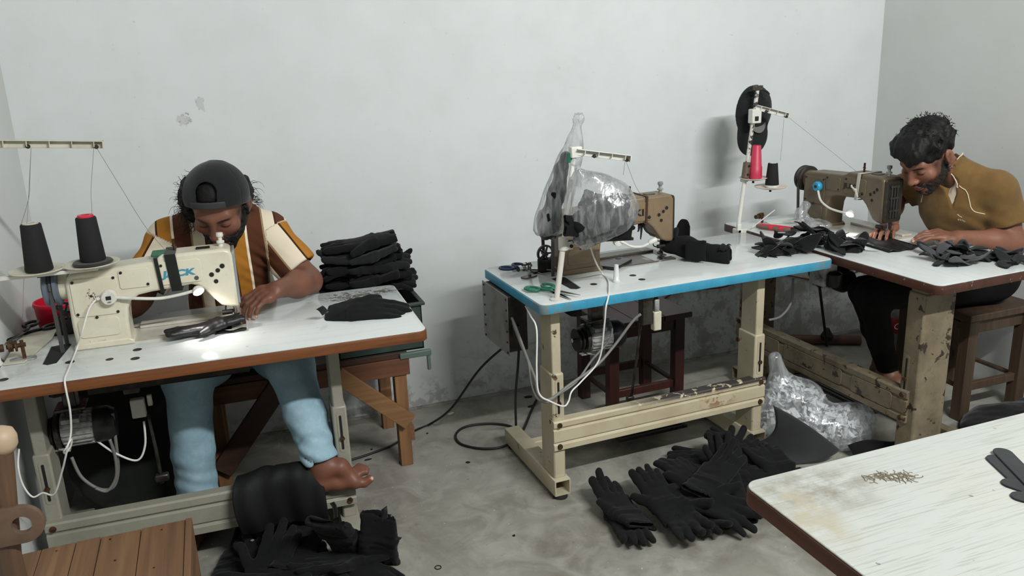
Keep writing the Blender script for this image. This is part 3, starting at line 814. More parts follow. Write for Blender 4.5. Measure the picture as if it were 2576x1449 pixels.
M_BLUEP = plain('blue_plastic', C(46, 156, 200), .4)
L2 = gooseneck('white gooseneck lamp glowing with a bright blue base on the dark brown machine', J2, (.105, -.003, .175),
               [(.118, -.02, .158), (.15, -.03, .122), (.20, -.03, .100), (.25, -.026, .093), (.29, -.024, .093)], (.318, -.022, .095), (.3, -.72, -.6), M_BLUEP, r=.021, power=1.1)
J1L = thing('machine_lamp', 'white gooseneck lamp under the tan machine, cord running over the blue edge', 'lamp', at(T2, .40, .27, .87), .044)
inv = lambda p, o=J1L.location.copy(), a=-.044: Vector(((Vector(p)-o).x*cos(a)-(Vector(p)-o).y*sin(a), (Vector(p)-o).x*sin(a)+(Vector(p)-o).y*cos(a), p[2]-o.z))
MB().tube(spline([inv(AY(x, y, 2.69)) for x, y in ((1560, 606), (1572, 612), (1590, 620), (1615, 620), (1632, 612))], 6), .0046, 10).build('neck', M_WHITEP, J1L)
MB().tube([inv(AY(1632, 612, 2.69)), inv(AY(1636, 609, 2.69)), inv(AY(1650, 602, 2.69))], [.006, .010, .010], 14).build('lamp_head', M_WHITEP, J1L)
MB().lathe([(.018, 0), (.02, .003), (.02, .016), (.01, .02)], Matrix.Translation(inv(AY(1552, 604, 2.71))) @ Matrix.Rotation(pi/2, 4, 'X'), 28).build('magnet_base', M_WHITEP, J1L)
path = [AY(1552, 606, 2.69), AY(1510, 600, 2.64), AY(1484, 606, 2.60), AY(1488, 630, 2.59), AY(1500, 662, 2.585), AZ(1515, 688, .757), AZ(1530, 705, .755), AZ(1532, 730, .755), AY(1530, 748, 2.437), AY(1524, 775, 2.42), AY(1520, 820, 2.43), AY(1507, 905, 2.45), AY(1462, 960, 2.44),
        AY(1438, 985, 2.42), AY(1430, 1010, 2.41), AY(1417, 1022, 2.40), AY(1385, 1010, 2.40), AY(1356, 990, 2.41), AY(1350, 930, 2.42), AY(1350, 830, 2.45), AY(1335, 795, 2.5), AY(1322, 770, 2.6)]
cable('cord', [inv(p) for p in path], .0030, M_CABLEW, J1L)

# ------------------------------------------------------------------ thread stands
def top_arm(parent, a, b, m, ribs=4):
    M = frame(a, b); Ln = (Vector(b)-Vector(a)).length
    o = MB().box((0, .006, -.011), (Ln, .009, .011), M).box((0, -.009, .0085), (Ln, .009, .011), M).box((Ln-.004, -.009, -.011), (Ln, .009, .011), M).build('guide_arm', m, parent, .0012)
    for i in range(ribs):
        x = Ln*(i+.55)/ribs
        MB().box((x-.001, -.008, -.006), (x+.001, .007, .009), M).build('rib', m, o)
    for x in (Ln*.32, Ln*.93): MB().ring(.0025, .006, -.002, .003, M @ Matrix.Translation((x, 0, -.006)) @ Matrix.Rotation(pi/2, 4, 'X'), 14).build('guide_eye', M_DARK, o)
    return o
def plate(parent, c, r, m):
    o = MB().lathe([(.006, -.004), (r*.55, -.004), (r*.96, .003), (r, .006), (r*.98, .0075), (r*.5, .0015), (.006, .001)], Matrix.Translation(c), 44).build('spool_plate', m, parent, angle=50)
    MB().cyl((c[0], c[1], c[2]-.018), (c[0], c[1], c[2]), .005).build('plate_nut', M_DARK, o)
    MB().cyl((c[0], c[1], c[2]), (c[0], c[1], c[2]+.06), .0035).build('spool_pin', m, o)
    return o
def cone(label, c, r0, r1, h, m, core, coreh=.006, tilt=0, group=None, base=None):
    Tc = thing('thread_cone', label, 'thread cone', c, 0, group)
    o = MB().lathe([(r0*.97, 0), (r0, .003), (r1, h-.003), (r1*.93, h), (r1*.55, h+.0003)], None, 36).build('wound_thread', m, Tc, angle=50)
    MB().ring(r1*.40, r1*.78, h-.01, h+coreh, None, 28).build('cone_core', core, Tc)
    if base: MB().lathe([(r0*.99, 0), (r0*1.0, .010), (r0*.9, .0105)], Matrix.Translation((0, 0, -.009)), 32).build('core_rim', base, Tc)
    return Tc
# left stand: its pole is just outside the picture, two plates and the guide arm are in it
S1 = thing('thread_stand', 'off-white thread stand beside the ivory machine holding two black cones', 'thread stand', (-.6505, 2.575, TH))
l1 = lambda p: Vector(p)-S1.location
pz = Vector((-.622, 2.575, 0))
MB().cyl((0, 0, 0), (0, 0, .63), .007).build('pole', M_WHITEP, S1)
MB().lathe([(.014, 0), (.014, .004), (.010, .01), (.010, .03)], None, 24).build('stand_foot', M_WHITEP, S1)
MB().box((-.016, -.016, .33), (.026, .016, .372)).build('clamp', M_WHITEP, S1, .003)
MB().box((-.014, -.014, .24), (.022, .014, .262)).build('clamp', M_WHITEP, S1, .003)
MB().box((-.014, -.014, .605), (.018, .014, .635)).build('clamp', M_WHITEP, S1, .003)
pa, pb = AY(95, 682, 2.595), AY(233, 682, 2.605)
MB().box((0, -.009, .240), (l1(pb).x+.02, .012, .250)).build('support_bar', M_WHITEP, S1, .002)
pa.z = pb.z = 1.0085
plate(S1, l1(pa), .073, M_CREAMP); plate(S1, l1(pb), .076, M_CREAMP)
top_arm(S1, l1(AY(-25, 362, 2.575)), l1(AY(261, 364, 2.60)), M_CREAMP, 5)
cone('black thread cone with a cream core on the left plate of the near stand', pa+Vector((.005, 0, .003)), .036, .0265, .132, M_THREAD, M_CREAMP, .003)
M_REDP = plain('red_plastic', C(206, 40, 66), .45)
pdp = MB().lathe([(.052, 0), (.054, .002), (.05, .007), (.02, .008)], Matrix.Translation(pb+Vector((.006, -.008, .0065))), 36).build('felt_pad', fabric('dark_felt', C(44, 42, 40), C(54, 51, 48)), None)
tag(pdp, 'round dark felt pad under the black cone with the red core', 'pad')
cone('black thread cone with a red core standing on a dark felt pad', pb+Vector((.008, -.008, .0155)), .034, .027, .124, M_THREAD, M_REDP, .006)
def strand(label, pts, r=.0006, m=None, seg=5):
    return tag(MB().tube(spline(pts, seg), r, 5).build('thread', m or M_CABLEG, angle=180), label, 'thread')
strand('thread rising from the cream-cored black cone to the guide arm', [pa+Vector((-.02, 0, .13)), AY(72, 500, 2.59), AY(75, 450, 2.59), AY(78, 372, 2.585)], .0007)
strand('slack thread rising from the red-cored cone to the end of the arm', [AY(227, 568, 2.60), AY(231, 530, 2.60), AY(229, 480, 2.60), AY(234, 400, 2.60), AY(236, 370, 2.60)], .0006)
strand('taut thread slanting from the guide arm end down to the ivory machine', [AY(243, 372, 2.60), AY(300, 465, 2.62), AY(367, 572, 2.65), AY(428, 642, 2.66)], .0007)
strand('thin thread hanging from the guide arm down to the table by the belt', [AY(78, 372, 2.585), AY(66, 600, 2.60), AY(60, 700, 2.60), AY(57, 800, 2.62)], .0005)

# middle stand on the blue table, leaning, mostly behind the bags
b0 = AZ(1400, 754, .75); t0 = AY(1444, 392, 2.52)
S2 = thing('thread_stand', 'white chipped thread stand leaning on the blue-edged table, hung with plastic bags', 'thread stand', b0)
l2 = lambda p: Vector(p)-S2.location
M_POLE = paint('chipped_white_pole', C(206, 202, 194), C(84, 60, 44), C(176, 168, 156), .4, 34, .66)
MB().cyl((0, 0, 0), l2(t0)*.42, .0095).build('pole', M_POLE, S2); MB().cyl(l2(t0)*.40, l2(t0), .0075).build('upper_pole', M_WHITEP, S2)
MB().lathe([(.022, 0), (.022, .004), (.012, .008)], None, 24).build('stand_foot', M_POLE, S2)
k = l2(t0)*.395
MB().cyl(k-Vector((0, 0, .022)), k+Vector((0, 0, .022)), .0165).box(k+Vector((.0, -.012, -.02)), k+Vector((.03, .012, .006))).build('clamp', M_WHITEP, S2, .002)
MB().cyl(k+Vector((.022, -.014, -.008)), k+Vector((.022, -.018, -.008)), .006).build('screw', M_DARK, S2)
MB().bar(k+Vector((.01, 0, .006)), l2(AY(1590, 600, 2.56)), .016, .010).build('support_bar', M_DARK, S2)
pc = AY(1556, 592, 2.56); plate(S2, l2(pc), .058, M_CREAMP)
pe = AY(1500, 597, 2.50)
top_arm(S2, l2(AY(1452, 383, 2.50)), l2(AY(1587, 399, 2.47)), M_WHITEP, 4)
MB().box(l2(t0)+Vector((-.014, -.014, -.006)), l2(t0)+Vector((.024, .014, .03))).build('clamp', M_WHITEP, S2, .003)
MB().lathe([(.016, 0), (.014, .03), (.006, .034)], Matrix.Translation(l2(AY(1437, 408, 2.53))), 20).build('pole_cap', plain('green_plastic', C(40, 116, 92), .5), S2)
strand('thread hanging in a loop from the middle stand arm to the tan machine', [AY(1568, 440, 2.53), AY(1573, 405, 2.49), AY(1580, 420, 2.52), AY(1600, 470, 2.6), AY(1622, 502, 2.70)], .0006)

# right stand on the corner of the far table
b0 = AZ(1856, 577, TH); t0 = AY(1907, 215, 3.09)
S3 = thing('thread_stand', 'white and black flecked thread stand at the far corner carrying a red cone', 'thread stand', b0)
l3 = lambda p: Vector(p)-S3.location
M_POLE3 = paint('flecked_pole', C(204, 200, 192), C(40, 36, 34), C(160, 152, 140), .45, 30, .52)
ax = l3(t0)
MB().cyl((0, 0, .0), ax*.42, .009).build('pole', M_WHITEP, S3); MB().cyl(ax*.40, ax, .0085).build('upper_pole', M_POLE3, S3)
MB().cyl(ax*.36, ax*.475, .0165).build('collar', plain('brown_collar', C(96, 78, 66), .5), S3, .004)
for f in (.39, .45): MB().cyl(ax*f+Vector((0, -.015, 0)), ax*f+Vector((0, -.0185, 0)), .005).build('screw', M_DARK, S3)
MB().box((-.02, -.03, -.05), (.03, .012, .006)).box((-.02, -.03, -.06), (.0, -.02, .03)).build('table_clamp', M_WHITEP, S3, .004)
ka = l3(AY(1897, 292, 3.08))
MB().box(ka+Vector((-.02, -.018, -.03)), ka+Vector((.026, .016, .03))).build('clamp', M_WHITEP, S3, .004)
MB().box(ka+Vector((-.008, -.022, -.018)), ka+Vector((.008, -.017, .0))).build('screw', M_DARK, S3)
top_arm(S3, l3(AY(1903, 270, 3.07)), l3(AY(1984, 291, 3.03)), M_WHITEP, 4)
MB().box(ax+Vector((-.018, -.012, -.02)), ax+Vector((.018, .012, .0))).build('clamp', M_IRON, S3, .002)
pA, pB = AY(1895, 450, 3.06), AY(1938, 472, 3.02)
MB().box(l3(AY(1868, 452, 3.075)), l3(AY(1868, 452, 3.075))+Vector((.03, .02, -.012))).build('clamp', M_CREAMP, S3, .003)
M_PINKP = plain('pinkish_plastic', C(214, 198, 186), .4)
plate(S3, l3(pA), .060, M_PINKP); plate(S3, l3(pB), .068, M_PINKP)
mbc = thing('thread_cone', 'tall bare red plastic cone on the right thread stand', 'thread cone', pA+Vector((.006, -.006, .004)))
MB().lathe([(.027, 0), (.0275, .003), (.0265, .05), (.0245, .052), (.0185, .138), (.0175, .14), (.014, .139)], None, 32).build('cone_core', plain('crimson_plastic', C(190, 50, 78), .45), mbc, angle=50)
cone('small black thread cone with a white rim next to the red cone', pB+Vector((.004, -.004, .012)), .029, .0205, .094, M_THREAD, M_WHITEP, .003, base=M_WHITEP)
strand('thread from the right stand arm down to its black cone', [AY(1972, 300, 3.03), AY(1968, 350, 3.03), AY(1963, 404, 3.02)], .0006)
strand('long thread slanting from the right stand to the dark brown machine', [AY(1985, 296, 3.03), AY(2080, 372, 2.95), AY(2178, 450, 2.78)], .0006)
# ------------------------------------------------------------------ people
def arr(v): return np.array(v, np.float64)
def axes(f, roll=0.):
    """head axes (columns: person's left, forward, up) for a face looking along f"""
    f = arr(f)/np.linalg.norm(f); l = np.cross([0, 0, 1.], f); l /= np.linalg.norm(l); u = np.cross(f, l)
    c, s = cos(roll), sin(roll)
    l, u = l*c+u*s, u*c-l*s
    return np.stack([l, f, u], 1)
def head_local(Q, smile=0.):
    """head about its centre; x person's left, y forward, z up"""
    ax = np.abs(Q[:, 0]); M = np.stack([ax, Q[:, 1], Q[:, 2]], 1)
    d = ell(Q, (0, -.014, .030), (.076, .098, .088))
    d = smin(d, ell(Q, (0, .030, -.035), (.060, .064, .082)), .03)
    d = smin(d, cap(M, (.048, .0, -.058), (.012, .066, -.100), .021, .019), .025)
    d = smin(d, ell(Q, (0, .070, -.102), (.024, .021, .019)), .02)
    d = smin(d, ell(M, (.040, .066, -.026), (.026, .020, .021)), .02)
    d = smin(d, cap(M, (.0, .087, .020), (.040, .072, .022), .012, .011), .014)
    d = smax(d, -ell(M, (.031, .100, -.003), (.018, .017, .0105)), .010)
    d = smin(d, ell(M, (.031, .0765, -.004), (.0155, .0125, .0125)), .004)
    d = smin(d, cap(Q, (0, .092, .008), (0, .112, -.032), .0075, .0125), .010)
    d = smin(d, ell(M, (.0125, .100, -.038), (.0085, .0105, .0085)), .006)
    d = smax(d, -ell(M, (.0065, .106, -.0465), (.004, .006, .004)), .003)
    wx = .024+.008*smile
    q = Q.copy(); q[:, 2] -= smile*.010*(ax/wx)**2
    d = smin(d, ell(q, (0, .090, -.0655), (wx, .0125, .0062)), .006)
    d = smin(d, ell(q, (0, .0885, -.0775), (wx*.85, .0125, .0072)), .006)
    d = smax(d, -ell(q, (0, .102, -.0712), (wx*.92, .009, .0012+.0034*smile)), .003)
    e = ell(M, (.083, -.014, -.006), (.0095, .020, .032))
    e = smax(e, -ell(M, (.093, -.010, -.002), (.0065, .012, .020)), .004)
    e = smin(e, ell(M, (.078, -.002, -.034), (.007, .009, .009)), .005)
    return smin(d, e, .006)
def sm(x, a, b): t = np.clip((x-a)/(b-a), 0, 1); return t*t*(3-2*t)
def head_colour(Q, skin, dark, beard, bd, lip, smile=0.):
    n = vnoise(Q.astype(np.float32), 90, 3)*.5+.5
    ax = np.abs(Q[:, 0]); x, y, z = Q.T
    c = np.tile(arr(skin[:3]), (len(Q), 1))*(1+.10*(vnoise(Q.astype(np.float32), 30, 5))[:, None])
    def put(m, col, a=1.):
        nonlocal c
        m = (np.clip(m, 0, 1)*a)[:, None]; c = c*(1-m)+arr(col[:3])*m
    red = sm(ax, .06, .02)*sm(z, -.055, -.02)*sm(z, .02, -.02)*sm(y, .06, .09); put(red, (skin[0]*1.15, skin[1]*.9, skin[2]*.85), .4)
    put(sm(ax, .052, .02)*sm(np.abs(z+.004), .02, .005)*sm(y, .05, .075), dark, .45)                       # shaded lids
    lipm = sm(((ax/.027)**2+((z+.0715-smile*.010*(ax/.03)**2)/.0135)**2), 1.15, .75)*sm(y, .07, .085); put(lipm, lip)
    if smile: put(sm(((ax/.022)**2+((z+.0705-smile*.010*(ax/.03)**2)/.0030)**2), 1.2, .7)*sm(y, .075, .088), (.72, .68, .62))
    put(sm(((ax-.031)/.019)**2+((z-.0165-.02*(ax-.03))/.0052)**2, 1.25, .6)*sm(y, .055, .07), bd, .95)     # brows
    put(sm(((ax-.031)/.0165)**2+((z+.0095-.22*(ax-.031)**2/.01)/.0021)**2, 1.5, .6)*sm(y, .068, .08), bd, .95)  # closed lash line
    jaw = sm(z+.25*(.055-ax)*(ax < .055), -.030, -.052)*sm(y, -.03, .0)
    side = sm(ax, .050, .062)*sm(y, .0, .012)*sm(y, .06, .035)*sm(z, .03, .0)
    mous = sm(np.abs(z+.056), .0085, .004)*sm(ax, .036, .026)*sm(y, .07, .085)
    cheek = 1-sm(z, -.068, -.046)*sm(y, .05, .075)*0
    bm = np.maximum(np.maximum(jaw, side), mous*1.0)
    bm = bm*(1-lipm)*(1-sm(((ax/.030)**2+((z+.060)/.007)**2), 1.2, .9)*0)
    put(bm*(.55+.45*sm(n, .15, .55)), bd, beard)
    put(sm(ax, .083, .088)*sm(np.abs(y+.008), .012, .004)*sm(np.abs(z+.006), .02, .01), dark, .7)
    return c
def skin_mat(name, rough=.48):
    t = MT(name, (.2, .1, .06, 1), rough, 0, .4)
    a = t.nt.nodes.new('ShaderNodeAttribute'); a.attribute_name = 'Col'; t.c = a.outputs['Color']
    t.b.inputs['Subsurface Weight'].default_value = .06; t.b.inputs['Subsurface Radius'].default_value = (.008, .003, .0015); t.b.inputs['Subsurface Scale'].default_value = 1
    t.bump(t.noise(350, 3), .12, .0006)
    return t.done()
def hand_prims(wrist, knuckle, normal, thumb_side, curls, spread=.10, s=1., thumb=(.55, .35)):
    """capsule chains of a hand: palm from wrist to knuckle, five unequal bent fingers. normal points out of the back of the hand"""
    w = arr(wrist); k = arr(knuckle); d = (k-w)/np.linalg.norm(k-w); n = arr(normal); n = n-d*(n@d); n /= np.linalg.norm(n)
    t = np.cross(d, n)*thumb_side            # towards the thumb
    pr = []
    L = [.078, .086, .080, .062]; r0 = [.0088, .0092, .0088, .0078]
    for i, off in enumerate((.030, .010, -.010, -.029)):
        root = k+t*off*s-d*(.004 if i in (1, 2) else .010)*s
        pr.append(([w+t*off*.55*s-n*.002, root-d*.02*s, root], [.014*s, .0125*s, .0105*s], .014))
        a = spread*(1.5-i)*1.0
        dd = d*cos(a)+t*sin(a); p = root; ang = 0.; pts = [p-n*.001]; rs = [r0[i]*1.1*s]
        for j, (fr, cu) in enumerate(zip((.45, .31, .24), curls[i] if isinstance(curls[i], (list, tuple)) else (curls[i], curls[i]*1.2, curls[i]*.8))):
            ang += cu; v = dd*cos(ang)-n*sin(ang); p = p+v*L[i]*fr*s; pts.append(p); rs.append(r0[i]*(1-.10*(j+1))*s)
        pr.append((pts, rs, .003))
    root = w+d*.028*s+t*.026*s-n*.004*s
    td = d*cos(thumb[0])+t*sin(thumb[0])-n*.25; td /= np.linalg.norm(td)
    p1 = root+td*.036*s; td2 = td*cos(thumb[1])+(d*.8-n*.6)*sin(thumb[1]); td2 /= np.linalg.norm(td2)
    p2 = p1+td2*.030*s; p3 = p2+td2*.022*s
    pr.append(([w+t*.012*s, root, p1, p2, p3], [.016*s, .0155*s, .0115*s, .0100*s, .0085*s], .008))
    return pr
def eval_prims(P, prims, k=.008):
    d = None
    for pts, rs, kk in prims:
        e = chain(P, pts, rs, kk); d = e if d is None else smin(d, e, k if kk > .005 else .0035)
    return d
def join_np(parts):
    V = []; Q = []; Cc = []; o = 0
    for v, q, c in parts:
        V.append(v); Q.append(q+o); Cc.append(c); o += len(v)
    return np.concatenate(V), np.concatenate(Q), np.concatenate(Cc)
def orient(V, Q):
    a, b, c, d = V[Q[:, 0]], V[Q[:, 1]], V[Q[:, 2]], V[Q[:, 3]]
    return Q if (np.einsum('ij,ij->i', a+c, np.cross(c-a, d-b))).sum() > 0 else Q[:, ::-1]
def sdf_build(name, fn, lo, hi, h, m, parent=None, label=None, col=None, attrs=None, rel=1):
    V, Q = snets(fn, lo, hi, h)
    V = relax(V, Q, rel); Q = orient(V, Q)
    me = mesh_np(name, V, Q, col(V) if callable(col) else col, {k: f(V) for k, f in attrs.items()} if attrs else None)
    return link(name, me, m, parent, label)
def snap(pts, fn, off=.0):
    """pull a polyline onto the surface of fn"""
    P = np.array([tuple(p) for p in pts], np.float32)
    for _ in range(12):
        d = fn(P); g = np.stack([fn(P+np.float32(1e-3)*np.eye(3, dtype=np.float32)[i])-fn(P-np.float32(1e-3)*np.eye(3, dtype=np.float32)[i]) for i in range(3)], 1)/2e-3
        P = P-((d-off)/np.maximum((g*g).sum(1), .05))[:, None]*g
    return [Vector(p) for p in P]
def bounds(pts, pad): a = np.array(pts); return a.min(0)-pad, a.max(0)+pad
SKIN1 = skin_mat('deep_brown_skin'); SKIN2 = skin_mat('brown_skin')
M_HAIR = plain('black_hair', C(11, 10, 10), .6, spec=.3, var=(C(19, 17, 16), 160, .5, .75), bump=(260, .5, .002))
def hairs(name, roots, m, parent, n, length, curl, rad, seed, grav=.4):
    """short curly locks: thin tubes sprouting at given (point, direction) pairs"""
    rnd = random.Random(seed); mb = MB()
    for _ in range(n):
        p, d = rnd.choice(roots); p = Vector(p); d = Vector(d)
        p = p+Vector((rnd.gauss(0, .006), rnd.gauss(0, .006), rnd.gauss(0, .006)))
        d = (d+Vector((rnd.gauss(0, .5), rnd.gauss(0, .5), rnd.gauss(0, .5)))).normalized()
        e = d.orthogonal().normalized(); f = d.cross(e); ph = rnd.random()*6.28; L = length*rnd.uniform(.6, 1.3); pts = []
        for j in range(7):
            u = j/6; q = ph+u*curl*rnd.uniform(.9, 1.1)
            pts.append(p+d*L*u*(1-.25*u)+(e*cos(q)+f*sin(q))*L*.22*u-Vector((0, 0, grav*L*u*u)))
        mb.tube(pts, [rad*(1-.12*j) for j in range(7)], 4)
    return tag(mb.build(name, m, parent, angle=180, fix=False), kind='stuff')


def beard_local(Q, smile, thick, seed):
    """short full beard hugging jaw, chin and upper lip"""
    ax = np.abs(Q[:, 0]); d = head_local(Q, smile)-thick
    M = np.stack([ax, Q[:, 1], Q[:, 2]], 1)
    reg = smin(chain(M, [(.070, .006, -.015), (.062, .012, -.060), (.040, .048, -.092), (.0, .075, -.106)], [.014, .022, .026, .026], .02), chain(M, [(.0, .10, -.0565), (.022, .092, -.0585), (.036, .078, -.072)], [.0065, .008, .012], .01), .006)
    d = smax(d, reg, .004); d = smax(d, -ell(Q, (0, .10, -.0715-.002), (.026, .03, .0105)), .003)
    return d+.0022*vnoise(Q, 230, seed)+.0012*vnoise(Q, 420, seed+1)

# ---------------------------------------------- the man in the striped shirt
W1 = thing('person', 'man in black backwards cap and striped brown, mustard and cream shirt bent over sewing', 'person', (0.02, 3.12, .475))
def loc_(o, T):      # keep world coordinates under an Empty that has a location only
    o.parent = T; o.matrix_parent_inverse = Matrix.Translation(-T.location); return o
HC1 = arr((-.010, 2.790, 1.122)); A1 = axes((-.24, -.77, -.60), -.03); S1h = 1.06
toH1 = lambda P: ((P-HC1.astype(np.float32)) @ A1.astype(np.float32)/np.float32(S1h)).astype(np.float32)
neck1 = arr((.005, 2.955, 1.055))
nk1 = HC1+A1 @ arr((0, -.045, -.05))
def f_head1(P): return smin(head_local(toH1(P))*S1h, cap(P, nk1, neck1+arr((0, .03, -.06)), .056, .066), .03)
sR, eR, wR = arr((-.182, 2.965, .985)), arr((-.300, 2.92, .815)), arr((-.355, 2.80, .800))
sL, eL, wL = arr((.136, 2.955, .980)), arr((.246, 2.872, .812)), arr((.128, 2.712, .838))
kL = arr((.066, 2.690, .826))
hL = hand_prims(wL, kL, (-.15, -.35, .9), 1, [(.35, .55, .35), (.42, .55, .35), (.48, .6, .4), (.40, .55, .5)], .13, 1.0, (.5, .3))
hR = hand_prims(wR, wR+arr((-.04, -.06, -.004)), (0, -.1, 1), -1, [(.3, .4, .3)]*4, .1)
def arm(P, s, e, w, prims):
    mid = (e*.65+w*.35)
    d = chain(P, [s, s*.5+e*.5, e, mid, w], [.052, .049, .042, .043, .027], .03)
    return smin(d, eval_prims(P, prims), .014)
f_armL = lambda P: arm(P, sL, eL, wL, hL); f_armR = lambda P: arm(P, sR, eR, wR, hR)
# left leg crosses in front of the stand with the foot on the draped bundle; the other stands on the floor behind the beam
hipL, knL, anL = arr((.10, 3.10, .545)), arr((.148, 2.745, .560)), arr((.193, 2.525, .300))
hipR, knR, anR = arr((-.075, 3.10, .545)), arr((-.178, 2.755, .580)), arr((-.215, 2.79, .075))
heel = arr((.186, 2.515, .232)); ball = arr((.285, 2.488, .232))
SOLEN = arr((.15, -.75, -.55))
def f_footL(P):
    d = chain(P, [anL+arr((0, 0, .04)), anL+arr((.0, 0, -.02)), heel+arr((0, 0, .008))], [.036, .038, .033], .02)
    d = smin(d, chain(P, [anL+arr((.01, -.005, -.018)), (anL+ball)/2+arr((.01, 0, .012)), ball+arr((0, .004, .006))], [.034, .027, .019], .02), .022)
    d = smin(d, chain(P, [heel, (heel+ball)/2+arr((0, 0, -.004)), ball+arr((0, 0, -.006))], [.029, .021, .022], .02), .018)
    # toes: the big one nearest the viewer and raised, the rest behind and above it
    d = smin(d, chain(P, [ball+arr((.004, -.004, -.006)), ball+arr((.034, -.006, -.012)), ball+arr((.052, -.008, -.002))], [.019, .0145, .0135], .006), .007)
    for i, (dx, dy, dz, r) in enumerate(((.044, .010, .022, .0105), (.048, .018, .030, .0098), (.044, .026, .036, .0092), (.036, .034, .038, .0088))):
        d = smin(d, chain(P, [ball+arr((.006, .004+i*.006, .010+i*.004)), ball+arr((dx*.72, dy, dz*.80)), ball+arr((dx, dy-.002, dz*.55+.006))], [.0125, r, r], .004), .004)
    return d
def f_footR(P):
    return smin(chain(P, [anR+arr((0, 0, .08)), anR, anR+arr((0, .03, -.04))], [.034, .036, .032], .02), chain(P, [anR+arr((0, 0, -.02)), anR+arr((-.01, -.07, -.045)), anR+arr((-.015, -.12, -.058))], [.036, .03, .016], .02), .02)
def torso1(P, g=0.):
    d = smin(ell(P, (-.012, 2.985, .935), (.150+g, .105+g, .150+g)), ell(P, (-.005, 3.06, .73), (.142+g, .118+g, .16+g)), .08)
    d = smin(d, ell(P, (.015, 3.11, .575), (.165+g, .135+g, .11+g)), .07)
    d = smin(d, cap(P, sR+arr((.02, 0, .0)), neck1+arr((-.02, 0, -.02)), .058+g, .062+g), .05)
    return smin(d, cap(P, sL+arr((-.02, 0, .0)), neck1+arr((.02, 0, -.02)), .058+g, .062+g), .05)
SK1, DK1, BD1, LP1 = C(112, 72, 56), C(62, 38, 30), C(20, 16, 15), C(104, 62, 54)
parts = []
def region(fn, lo, hi, h, colf, rel=1):
    V, Q = snets(fn, lo, hi, h); V = relax(V, Q, rel); return V, orient(V, Q), colf(V)
flat = lambda base, seed=2: (lambda V: np.tile(arr(base[:3]), (len(V), 1))*(1+.16*vnoise(V.astype(np.float32), 28, seed)+.08*vnoise(V.astype(np.float32), 120, seed+1))[:, None])
def hand_col(base, tips, nail):
    f = flat(base)
    def g(V):
        c = f(V)
        for t in tips:
            m = sm(np.linalg.norm(V-arr(t), axis=1), .0075, .0045)[:, None]; c = c*(1-m)+arr(nail[:3])*m
        return c
    return g
NAIL = C(206, 168, 150)
tips = lambda prims, n, up=.006: [arr(p[0][-1])+arr(n)*up for p in prims if len(p[0]) >= 4]
parts.append(region(f_head1, HC1-.17, HC1+arr((.17, .22, .15)), .0027, lambda V: head_colour(toH1(V.astype(np.float32)).astype(np.float64), SK1, DK1, .96, BD1, LP1)))
lo, hi = bounds([sL, eL, wL, kL], .085); parts.append(region(f_armL, lo, hi, .0027, hand_col(SK1, tips(hL, (-.3, -.6, .5)), NAIL)))
lo, hi = bounds([sR, eR, wR], .11); parts.append(region(f_armR, lo, hi, .004, flat(SK1)))
lo, hi = bounds([anL+arr((0, 0, .06)), heel, ball+arr((.06, 0, .04))], .045); parts.append(region(f_footL, lo, hi, .0025, hand_col(SK1, [ball+arr((.060, -.016, .004))], NAIL)))
lo, hi = bounds([anR+arr((0, 0, .08)), anR+arr((0, -.15, -.05))], .05); parts.append(region(f_footR, lo, hi, .005, flat(SK1)))
def core1(P):
    d = torso1(P, -.012)
    d = smin(d, chain(P, [hipL, knL, anL], [.075, .05, .034], .03), .03); return smin(d, chain(P, [hipR, knR, anR+arr((0, 0, .02))], [.075, .05, .034], .03), .03)
parts.append(region(core1, (-.36, 2.48, .05), (.36, 3.26, 1.12), .010, flat(SK1)))
V, Q, Cc = join_np(parts)
loc_(link('body', mesh_np('body', V, Q, Cc), SKIN1), W1)
# shirt with stripes carried by a coordinate across chest and sleeves
hemL = sL+(eL-sL)*.74; hemR = sR+(eR-sR)*.80
dL = (eL-sL)/np.linalg.norm(eL-sL); dR = (eR-sR)/np.linalg.norm(eR-sR)
def f_shirt1(P):
    d = torso1(P, .012)
    a = smax(chain(P, [sL+arr((-.03, .0, .0)), sL, sL*.4+eL*.6, eL], [.064, .066, .067, .068], .03), (P-hemL.astype(np.float32)) @ dL.astype(np.float32), .006)
    b = smax(chain(P, [sR+arr((.03, .0, .0)), sR, sR*.4+eR*.6, eR], [.064, .067, .070, .072], .03), (P-hemR.astype(np.float32)) @ dR.astype(np.float32), .006)
    a = smax(a, -chain(P, [hemL-dL*.03, eL], [.055, .056]), .004); b = smax(b, -chain(P, [hemR-dR*.03, eR], [.058, .06]), .004)
    d = smin(d, a, .022); d = smin(d, b, .022)
    d = d+.0030*vnoise(P, 24, 11)+.0016*vnoise(P, 60, 12)
    # drag folds from the arm pits
    for c, s in ((sL, 1), (sR, -1)):
        q = P-(c+arr((-.035*s, -.03, -.09))).astype(np.float32)
        d = d+.004*np.sin((q[:, 2]*1.0+q[:, 0]*s*.9)*150)*np.exp(-(q*q).sum(1)/.0045)
    return smax(d, -chain(P, [neck1+arr((0, -.045, .0)), neck1+arr((0, -.05, .10))], [.066, .085], .01), .006)
def stripe(V):
    x = V[:, 0]+.004*vnoise(V.astype(np.float32), 12, 8)+ (V[:, 2]-.9)*.02
    out = x.copy()
    for s_, d_, sg in ((sL, dL, 1), (sR, dR, -1)):
        nrm = np.cross(d_, [0, 1., 0]); nrm /= np.linalg.norm(nrm)
        if nrm[2] < 0: nrm = -nrm
        q = V-s_; al = q @ d_
        inside = (al > .008) & (q[:, 0]*sg > -.012+.10*np.clip(-q[:, 2]-.08, 0, 1)) & (np.linalg.norm(q-np.outer(al, d_), axis=1) < .105)
        out = np.where(inside, (q @ nrm)*1.0+1.0+(0 if sg > 0 else 1.0), out)
    return out
t = MT('striped_shirt_cloth', C(222, 208, 186), .8, 0, .2)
